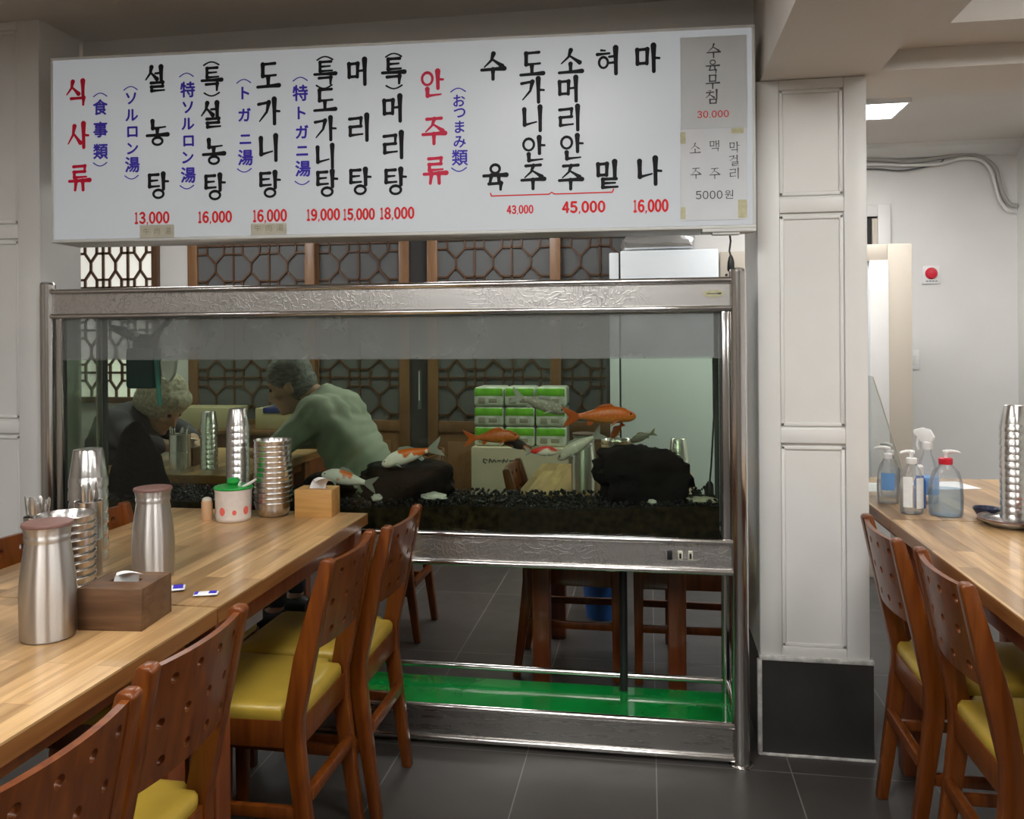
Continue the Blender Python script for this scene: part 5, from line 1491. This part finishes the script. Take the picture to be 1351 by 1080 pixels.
# ------------------------------------------------------------ things behind the aquarium
t = thing('refrigerator', 'tall white refrigerator standing side on against the rear wall', 'refrigerator', (0.0, 4.9, 0))
obj('body', MB().box2((-0.150, -0.20, 0.05), (0.385, 0.26, 1.765), 0.008), M['fridge'], t)
dr = obj('door', MB().box2((-0.212, -0.20, 0.06), (-0.160, 0.26, 1.755), 0.006), M['fridge'], t)
obj('handle', MB().box2((-0.235, -0.19, 0.85), (-0.212, -0.16, 1.25), 0.005), M['gasket'], dr)
obj('gasket', MB().box2((-0.160, -0.185, 0.07), (-0.150, 0.25, 1.75)), M['gasket'], t)
obj('plinth', MB().box2((-0.14, -0.18, 0.0), (0.375, 0.25, 0.05)), M['black'], t)
mb = MB().box((0, 0, 0.045), (0.40, 0.30, 0.09), 0.03, seg=3)
bm = bmesh.new(); me = bpy.data.meshes.new('tmp'); me.from_pydata(mb.v, [], mb.f); bm.from_mesh(me); bpy.data.meshes.remove(me)
bmesh.ops.subdivide_edges(bm, edges=bm.edges[:], cuts=4, use_grid_fill=True)
for v in bm.verts:
    v.co += Vector((0.02 * noise.noise(v.co * 14), 0.015 * noise.noise(v.co * 17 + Vector((3, 0, 0))), (0.022 * noise.noise(v.co * 19) if v.co.z > 0.02 else 0)))
    v.co.z = max(v.co.z, 0.0)
tag(obj('foil_bag', MB().from_bm(bm), M['silver'], loc=(0.06, 4.86, 1.768)), 'crumpled silver foil bag lying on top of the refrigerator', 'bag')

t = thing('wall_box', 'small beige metal box on the wall beside the refrigerator', 'box', (0.515, BACK, 1.62))
obj('cover', MB().box2((-0.085, -0.07, 0.0), (0.085, -0.0005, 0.17), 0.005), M['beige'], t)
obj('lock', MB().lathe([(0.008, 0.0), (0.008, 0.004), (0.0, 0.004)], 12, mat=Matrix.Translation((-0.05, -0.07, 0.03)) @ Matrix.Rotation(PI / 2, 4, 'X')), M['black'], t)

t = thing('extinguisher_notice', 'white and red fire extinguisher notice beside the steel post', 'notice', (0.605, BACK, 1.47))
obj('plate', MB().box2((-0.07, -0.006, 0.0), (0.07, -0.0005, 0.20)), M['label_white'], t)
obj('red_strip', MB().box2((-0.07, -0.0065, 0.0), (0.07, -0.006, 0.05)), M['red_plastic'], t)
mb = MB(); brush(mb, [(-0.02 + 0.036 * math.cos(2 * PI * k / 20), 0.12 + 0.036 * math.sin(2 * PI * k / 20)) for k in range(21)], 0.006, 0.006, -0.0066)
obj('ring_mark', mb, M['red_plastic'], t)
t = thing('wall_cable', 'black cable hanging beside the fire extinguisher notice', 'cable', (0.62, BACK - 0.02, 0.9))
obj('cable', MB().tube([(0.03, 0, 0.80), (0.0, 0, 0.78), (-0.02, 0, 0.70), (0.03, 0, 0.60), (-0.03, 0, 0.44), (0.0, 0.0, 0.2), (0.06, 0, 0.1)], 0.006, 8), M['black'], t)

# cardboard box with green packs on top
t = thing('cardboard_box', 'large cardboard box on the floor under the green packets', 'box', (-0.735, 4.86, 0))
obj('carton', MB().box2((-0.275, -0.16, 0.0), (0.275, 0.20, 0.655), 0.004), M['cardboard'], t)
mb = MB()
for pts in ([(-0.19, .565), (-.205, .575), (-.20, .590), (-.18, .582)], [(-.17, .57), (-.165, .592), (-.15, .57), (-.14, .588), (-.13, .57)], [(-.12, .58), (-.10, .582)], [(-.09, .57), (-.085, .59), (-.07, .572), (-.06, .59)], [(-.05, .58), (-.02, .583), (.0, .575)]):
    brush(mb, pts, 0.007, 0.005, -0.1608)
obj('handwriting', mb, M['ink_grey'], t)
obj('packing_tape', MB().box2((-0.03, -0.1606, 0.0), (0.03, -0.16, 0.12)), M['tape'], t)
gm = pmat('bright_green_wrapper', (0.16, 0.50, 0.03), 0.35, var=0.25, vscale=22)
wm = pmat('printed_white_wrapper', (0.62, 0.66, 0.58), 0.35, var=0.25, vscale=26)
first = None
for r in range(3):
    for c in range(3):
        x = -0.735 + (c - 1) * 0.181
        if first is None:
            p = thing('tissue_packet', '', 'packet', (0, 0, 0))
            obj('wrapper', MB().box2((-0.087, -0.12, 0.0), (0.087, 0.12, 0.113), 0.018, seg=3), wm, p)
            mb = MB().box2((-0.082, -0.1205, 0.058), (0.082, -0.112, 0.106), 0.006); obj('green_band', mb, gm, p)
            mb = MB().box2((-0.060, -0.1208, 0.018), (-0.02, -0.117, 0.052), 0.002); mb.box2((0.0, -0.1208, 0.022), (0.05, -0.117, 0.048), 0.002)
            obj('print', mb, M['ink_faint'], p)
            first = p; p.location = (x, 4.87, 0.656 + r * 0.1145)
        else:
            p = dup(first, (x, 4.87, 0.656 + r * 0.1145), 0, '')
        p['label'] = 'green and white packet in the block stacked on the cardboard box'
        p['group'] = 'packets on the cardboard box'

# blue bucket under the rear table
t = thing('blue_bucket', 'dark blue bucket on the floor beyond the rear table legs', 'bucket', (-0.215, 3.86, 0))
obj('pail', MB().lathe([(0.0, 0.0), (0.075, 0.0), (0.095, 0.17), (0.10, 0.172), (0.10, 0.18), (0.093, 0.18), (0.073, 0.006), (0.0, 0.006)], 28), M['blue_plastic'], t)
obj('handle', MB().tube([(0.098 * math.cos(a), 0.03 * math.sin(a), 0.172 - 0.06 * math.sin(a)) for a in [PI * k / 12 for k in range(13)]], 0.003, 8), M['gasket'], t)

# side counter with boxes against the doors
t = thing('side_counter', 'low wooden counter against the sliding doors behind the man', 'counter', (-2.35, 4.95, 0))
obj('top', MB().box2((-0.62, -0.20, 0.70), (0.62, 0.17, 0.73), 0.004), M['door_wood'], t)
obj('front', MB().box2((-0.60, -0.17, 0.0), (0.60, 0.15, 0.70), 0.003), M['leg_wood'], t)
t = thing('storage_carton', 'yellowish carton with a blue strip on the counter behind the man', 'carton', (-2.22, 4.93, 0.731))
obj('carton', MB().box2((-0.17, -0.12, 0.0), (0.17, 0.12, 0.13), 0.003), pmat('yellowish_card', (0.42, 0.36, 0.20), 0.8), t)
obj('blue_strip', MB().box2((-0.12, -0.125, 0.10), (0.16, 0.10, 0.135), 0.006), pmat('navy_plastic', (0.02, 0.03, 0.16), 0.5), t)
t = thing('storage_carton', 'yellowish carton on the counter between the woman and the green tinted cups', 'carton', (-2.75, 4.93, 0.731))
obj('carton', MB().box2((-0.19, -0.12, 0.0), (0.19, 0.12, 0.13), 0.003), pmat('ochre_card', (0.42, 0.37, 0.22), 0.8), t)

# ------------------------------------------------------------ passage wall
t = thing('alarm_bell', 'round red emergency bell on a white plate on the passage wall', 'alarm', (1.632, BACK, 1.58))
obj('plate', MB().box2((-0.050, -0.008, 0.0), (0.050, -0.0005, 0.105), 0.003), M['white_plastic'], t)
obj('button', MB().lathe([(0.033, 0.0), (0.034, 0.006), (0.026, 0.016), (0.0, 0.019)], 28, mat=Matrix.Translation((0, -0.008, 0.062)) @ Matrix.Rotation(PI / 2, 4, 'X')), M['red_plastic'], t)
mb = MB()
for k in range(4): brush(mb, [(-0.026 + .017 * k, 0.016), (-0.018 + .017 * k, 0.017)], 0.006, 0.005, -0.0085)
obj('marks', mb, M['ink_grey'], t)
t = thing('light_switch', 'small white switch on the passage wall beside the partition', 'switch', (1.535, BACK, 1.08))
obj('plate', MB().box2((-0.030, -0.010, 0.0), (0.030, -0.0005, 0.115), 0.003), M['white_plastic'], t)
obj('rocker', MB().box2((-0.014, -0.013, 0.03), (0.014, -0.009, 0.085), 0.002), M['panel_white'], t)
# cables under the cornice
def smooth(pts, n=6):
    P = [Vector(p) for p in pts]; out = []
    for i in range(len(P) - 1):
        a, b, c, d = P[max(i - 1, 0)], P[i], P[i + 1], P[min(i + 2, len(P) - 1)]
        for k in range(n):
            t = k / n
            out.append(0.5 * ((2 * b) + (c - a) * t + (2 * a - 5 * b + 4 * c - d) * t * t + (3 * b - a - 3 * c + d) * t ** 3))
    return out + [P[-1]]
YW = BACK - 0.02
def cable(label, pts, r, mat):
    o = obj('wall_cable', MB().tube(smooth(pts), r, 8), mat)
    return tag(o, label, 'cable')
ccol = M['grey_cable']
base = [(0.80, 2.300), (1.276, 2.310), (1.50, 2.285), (1.67, 2.300), (1.80, 2.318), (1.90, 2.295), (1.975, 2.235), (2.00, 2.14), (2.02, 2.07), (2.055, 2.02), (2.09, 2.01)]
cable('thick grey cable, upper of the bundle bending down by the passage corner', [(x, YW, z + 0.010) for x, z in base], 0.013, ccol)
cable('pale grey cable, lower of the bundle bending down by the passage corner', [(x - (0.022 if z < 2.28 and x > 1.9 else 0), YW - 0.006, z - 0.018 + 0.008 * math.sin(x * 14)) for x, z in base], 0.009, M['panel_white'])
cable('thin dark grey cable sagging below the passage cable bundle', [(0.80, YW, 2.27), (1.276, YW, 2.262), (1.48, YW, 2.245), (1.66, YW, 2.275), (1.70, YW, 2.30)], 0.005, M['frost'])

# ------------------------------------------------------------ people
def skin_points(joints, edges, root, sub=2):
    """one continuous limb surface grown over a skeleton; returns (verts, faces)"""
    names = list(joints)
    me = bpy.data.meshes.new('skeleton')
    me.from_pydata([joints[n][0] for n in names], [(names.index(a), names.index(b)) for a, b in edges], [])
    o = bpy.data.objects.new('skeleton', me); col.objects.link(o)
    md = o.modifiers.new('skin', 'SKIN'); md.use_smooth_shade = True
    for i, n in enumerate(names):
        d = me.skin_vertices[0].data[i]
        r = joints[n][1]
        d.radius = (r, r) if not isinstance(r, tuple) else r
        d.use_root = (n == root)
    if sub:
        s = o.modifiers.new('sub', 'SUBSURF'); s.levels = sub; s.render_levels = sub
    dg = bpy.context.evaluated_depsgraph_get(); dg.update()
    ev = o.evaluated_get(dg); m = ev.to_mesh()
    vs = [tuple(v.co) for v in m.vertices]; fs = [tuple(p.vertices) for p in m.polygons]
    ev.to_mesh_clear()
    bpy.data.objects.remove(o); bpy.data.meshes.remove(me)
    return vs, fs
def fuse(mb, voxel, smooth_n=4):
    """melt all shells of MB into one continuous surface"""
    me = bpy.data.meshes.new('shells'); me.from_pydata(mb.v, [], mb.f); me.update()
    o = bpy.data.objects.new('shells', me); col.objects.link(o)
    r = o.modifiers.new('remesh', 'REMESH'); r.mode = 'VOXEL'; r.voxel_size = voxel
    s = o.modifiers.new('smooth', 'SMOOTH'); s.factor = 0.5; s.iterations = smooth_n
    dg = bpy.context.evaluated_depsgraph_get(); dg.update()
    ev = o.evaluated_get(dg); m = ev.to_mesh()
    out = MB().add([tuple(v.co) for v in m.vertices], [tuple(p.vertices) for p in m.polygons])
    ev.to_mesh_clear(); bpy.data.objects.remove(o); bpy.data.meshes.remove(me)
    return out

def head_shape(mb, c, yaw, pitch, k=1.0):
    """skull, jaw, nose, ears, lips and eye sockets looking along +x before turning"""
    mt = Matrix.Translation(c) @ Matrix.Rotation(yaw, 4, 'Z') @ Matrix.Rotation(pitch, 4, 'Y') @ Matrix.Scale(k, 4)
    def disp(q):
        s = 1.0
        if q.z < 0: s -= 0.10 * (-q.z) * (abs(q.y) + (0.4 if q.x < 0 else 0))
        if q.x > .5 and .05 < q.z < .35: s -= 0.03
        return s
    mb.ell((0.0, 0, 0.02), (0.098, 0.076, 0.112), 28, 20, mat=mt, disp=disp)
    mb.ell((0.035, 0, -0.058), (0.056, 0.052, 0.060), 20, 14, mat=mt)          # jaw and chin
    mb.ell((0.078, 0, -0.098), (0.020, 0.022, 0.016), 14, 10, mat=mt)
    mb.tube([(0.088, 0, 0.025), (0.104, 0, -0.005), (0.112, 0, -0.026), (0.094, 0, -0.036)], [0.009, 0.011, 0.015, 0.010], 12, mat=mt)  # nose
    for s in (-1, 1):
        mb.ell((0.094, s * 0.012, -0.030), (0.010, 0.010, 0.008), 10, 8, mat=mt)
        mb.ell((-0.008, s * 0.078, -0.008), (0.018, 0.010, 0.031), 14, 10, mat=mt)  # ear
        mb.ell((0.076, s * 0.034, 0.036), (0.016, 0.026, 0.008), 12, 8, mat=mt)     # brow
        mb.ell((0.066, s * 0.044, -0.020), (0.022, 0.022, 0.018), 12, 8, mat=mt)    # cheek
    mb.ell((0.090, 0, -0.058), (0.012, 0.023, 0.006), 12, 8, mat=mt)
    mb.ell((0.088, 0, -0.069), (0.012, 0.020, 0.007), 12, 8, mat=mt)
    return mt
def hand(mb, wrist, aim, palm_n, curl, s=1.0, side=1):
    """palm with four unequal fingers and a thumb from its side"""
    x = Vector(aim).normalized(); z = Vector(palm_n); z = (z - x * z.dot(x)).normalized(); y = z.cross(x)
    mt = Matrix((( x.x, y.x, z.x, wrist[0]), (x.y, y.y, z.y, wrist[1]), (x.z, y.z, z.z, wrist[2]), (0, 0, 0, 1)))
    mb.ell((0.045 * s, 0, 0), (0.052 * s, 0.042 * s, 0.016 * s), 18, 12, mat=mt)
    mb.tube([(-0.02 * s, 0, 0), (0.03 * s, 0, 0)], [0.024 * s, 0.026 * s], 12, mat=mt, flat=0.7)
    for i, (fy, L_, r) in enumerate(((0.030, 0.070, 0.0092), (0.010, 0.080, 0.0095), (-0.010, 0.075, 0.0092), (-0.029, 0.058, 0.0082))):
        pts = [Vector((0.080 * s, fy * s * side, 0))]; a = 0
        for f_ in (0.45, 0.32, 0.23):
            a += curl * (0.8 + 0.1 * i)
            pts.append(pts[-1] + Vector((math.cos(a), 0.05 * fy / 0.03 * side, -math.sin(a))) * L_ * s * f_)
        mb.tube([(0.05 * s, fy * s * side * .8, 0)] + pts, [r * s, r * s, r * s * .96, r * s * .9, r * s * .72], 10, mat=mt)
    mb.tube([(0.015 * s, 0.030 * s * side, -0.002), (0.042 * s, 0.052 * s * side, -0.010 * s), (0.066 * s, 0.060 * s * side, -0.020 * s), (0.084 * s, 0.058 * s * side, -0.028 * s)], [0.013 * s, 0.012 * s, 0.0105 * s, 0.008 * s], 10, mat=mt)

def seated_person(label, hip, dirx, lean_pts, head_c, yaw, pitch, shirt_mat, hair_fn, hand_z, k=1.0, shoulder=0.175, reach=0.14, girth=1.0):
    """hip: pelvis point; dirx: +1 or -1, the way the person faces; lean_pts: spine, chest, neck base, neck"""
    hx, hy, hz = hip; d = dirx
    sp, ch, nb, nk = lean_pts
    J = {'pel': ((hx, hy, hz), 0.098), 'sp': ((sp[0], hy, sp[1]), 0.118 * girth), 'ch': ((ch[0], hy, ch[1]), 0.122 * girth), 'nb': ((nb[0], hy, nb[1]), 0.062), 'nk': ((nk[0], hy, nk[1]), 0.055)}
    E = [('pel', 'sp'), ('sp', 'ch'), ('ch', 'nb'), ('nb', 'nk')]
    up = {}
    for s, n in ((-1, 'r'), (1, 'l')):
        shx, shz = (ch[0] * .45 + nb[0] * .55), (ch[1] * .45 + nb[1] * .55)
        J['sh' + n] = ((shx, hy + s * shoulder, shz), 0.066)
        J['el' + n] = ((shx + d * 0.16, hy + s * (shoulder + 0.05), hand_z + 0.05), 0.046)
        J['wr' + n] = ((shx + d * (0.16 + reach * .75), hy + s * (shoulder - 0.07), hand_z + 0.035), 0.028)
        E += [('ch', 'sh' + n), ('sh' + n, 'el' + n), ('el' + n, 'wr' + n)]
        J['hp' + n] = ((hx + d * 0.02, hy + s * 0.09, hz), 0.085)
        J['kn' + n] = ((hx + d * 0.40, hy + s * 0.105, hz - 0.015), 0.062)
        J['cf' + n] = ((hx + d * 0.41, hy + s * 0.105, hz - 0.17), 0.055)
        J['an' + n] = ((hx + d * 0.38, hy + s * 0.105, 0.085), 0.038)
        J['toe' + n] = ((hx + d * 0.52, hy + s * 0.115, 0.035), 0.033)
        E += [('pel', 'hp' + n), ('hp' + n, 'kn' + n), ('kn' + n, 'cf' + n), ('cf' + n, 'an' + n), ('an' + n, 'toe' + n)]
    vs, fs = skin_points(J, E, 'pel')
    mb = MB().add(vs, fs)
    mt = head_shape(mb, head_c, yaw, pitch, k)
    mb.tube([(nb[0], hy, nb[1]), (nk[0], hy, nk[1]), tuple(mt @ Vector((-0.03, 0, -0.07)))], [0.060, 0.055, 0.054], 16)
    for s, n in ((-1, 'r'), (1, 'l')):
        w = J['wr' + n][0]; e = J['el' + n][0]
        hand(mb, w, (w[0] - e[0], (w[1] - e[1]) * .6, -0.02), (0, 0, 1), 0.35, 0.95, s * d)
    o = thing('person', label, 'person', (hx, hy, 0))
    off = Matrix.Translation((-hx, -hy, 0))
    body = fuse(mb, 0.0075, 5)
    body.v = [tuple(off @ Vector(p)) for p in body.v]
    obj('body', body, M['skin'], o, sharp=180)
    # eyes
    for s in (-1, 1):
        p = off @ mt @ Vector((0.084, s * 0.032, 0.014))
        obj('eye', MB().ell(tuple(p), (0.011, 0.011, 0.010), 12, 8), M['eye'], o)
    # shirt: torso and sleeves, a little outside the body
    JS = {n: (p, r + (0.018 if n in ('pel', 'sp', 'ch') else 0.014)) for n, (p, r) in J.items() if n in ('pel', 'sp', 'ch', 'nb', 'shl', 'shr', 'ell', 'elr')}
    JS['nb'] = (tuple(Vector(J['nb'][0]) * .8 + Vector(J['ch'][0]) * .2), 0.078)
    JS['pel'] = ((hx, hy, hz + 0.022), 0.116)
    for n in ('l', 'r'):
        a, b = Vector(J['el' + n][0]), Vector(J['wr' + n][0])
        JS['cu' + n] = (tuple(a.lerp(b, 0.80)), 0.044)
    ES = [('pel', 'sp'), ('sp', 'ch'), ('ch', 'nb'), ('ch', 'shl'), ('shl', 'ell'), ('ell', 'cul'), ('ch', 'shr'), ('shr', 'elr'), ('elr', 'cur')]
    vs, fs = skin_points(JS, ES, 'pel')
    mb = MB().add(vs, fs)
    mb.ell((hx, hy, hz + 0.085), (0.128, 0.182, 0.125), 24, 16)
    mb.ell((sp[0], hy, sp[1]), (0.130, 0.172, 0.135), 24, 16)
    q = Vector((ch[0], hy, ch[1])).lerp(Vector((nb[0], hy, nb[1])), 0.55)
    mb.ell(tuple(q), (0.122, 0.158, 0.110), 24, 16)
    for n in ('l', 'r'):
        mb.ell(J['sh' + n][0], (0.088, 0.080, 0.088), 20, 14)
        mb.ell(tuple(Vector(J['sh' + n][0]).lerp(Vector((ch[0], hy, ch[1])), 0.4)), (0.112, 0.085, 0.110), 20, 14)
    # folded collar
    cpos = Vector(J['nb'][0]); ax = (Vector(J['nk'][0]) - Vector(J['nb'][0])).normalized()
    u = ax.orthogonal().normalized(); w = ax.cross(u)
    mb.tube([cpos + ax * 0.004 + (u * math.cos(2 * PI * i / 20) + w * math.sin(2 * PI * i / 20)) * 0.066 for i in range(20)], 0.020, 10, closed=True)
    sh = fuse(mb, 0.008, 14)
    # soft folds running round the torso
    sh.v = [tuple(off @ (Vector(p) + Vector((1, 1, .3)) * (0.006 * noise.noise(Vector(p) * 9) + 0.0035 * math.sin((p[0] * d * 1.0 + p[2]) * 75 + 5 * noise.noise(Vector(p) * 4))) * .7)) for p in sh.v]
    obj('shirt', sh, shirt_mat, o, sharp=180)
    # trousers and shoes
    JT = {n: (p, r + 0.009) for n, (p, r) in J.items() if n[:2] in ('hp', 'kn', 'cf', 'an') or n == 'pel'}
    JT['wa'] = (tuple(Vector(J['pel'][0]).lerp(Vector(J['sp'][0]), 0.5)), 0.118)
    ET = [('pel', 'wa')] + [e for e in E if e[0] in JT and e[1] in JT]
    vs, fs = skin_points(JT, ET, 'pel')
    tr = fuse(MB().add(vs, fs), 0.010, 3); tr.v = [tuple(off @ Vector(p)) for p in tr.v]
    obj('trousers', tr, M['trousers'], o, sharp=180)
    for n in ('l', 'r'):
        a, b = Vector(J['an' + n][0]), Vector(J['toe' + n][0])
        s_ = MB().tube([off @ Vector((a.x - d * 0.05, a.y, 0.05)), off @ Vector((a.x, a.y, 0.06)), off @ Vector((b.x - d * 0.05, b.y, 0.048)), off @ Vector((b.x + d * 0.02, b.y, 0.036))], [0.036, 0.047, 0.044, 0.026], 14)
        s_.v = [(x, y, max(z, 0.004)) for x, y, z in s_.v]
        obj('shoe', s_, M['shoe'], o)
    hair_fn(o, off @ mt)
    return o
def hair_curly(o, mt):
    def disp(q):
        return 1 + 0.07 * noise.noise(q * 5) + 0.05 * noise.noise(q * 11) + 0.03 * noise.noise(q * 22)
    mb = MB()
    mb.ell((-0.028, 0, 0.045), (0.125, 0.118, 0.122), 64, 44, mat=mt, disp=disp)
    mb.ell((-0.060, 0, -0.015), (0.085, 0.100, 0.085), 48, 32, mat=mt, disp=disp)
    mb.ell((0.040, 0, 0.085), (0.070, 0.090, 0.055), 48, 32, mat=mt, disp=disp)
    obj('hair', mb, M['hair_pale'], o, sharp=180)
def hair_short(o, mt):
    def disp(q):
        return 1 + 0.025 * noise.noise(q * 6) + 0.018 * noise.noise(Vector((q.x * 5, q.y * 26, q.z * 9)))
    mb = MB()
    mb.ell((-0.012, 0, 0.050), (0.104, 0.088, 0.098), 64, 44, mat=mt, disp=disp)
    mb.ell((-0.036, 0, 0.000), (0.082, 0.083, 0.085), 48, 32, mat=mt, disp=disp)
    obj('hair', mb, M['hair_grey'], o, sharp=180)
seated_person('man in a sage green shirt leaning over the table with his back turned', (-1.235, 3.555, 0.565), -1,
              ((-1.262, 0.73), (-1.350, 0.90), (-1.450, 1.01), (-1.495, 1.035)), (-1.585, 3.545, 1.075), R(190), R(22), M['shirt_green'], hair_short, 0.765, 1.0, girth=1.12)
seated_person('woman with pale curly hair bowed over her meal behind the pointed rock', (-2.560, 3.60, 0.565), 1,
              ((-2.525, 0.70), (-2.455, 0.84), (-2.365, 0.925), (-2.325, 0.945)), (-2.255, 3.60, 0.972), R(-12), R(38), M['blouse'], hair_curly, 0.765, 0.96, 0.155)
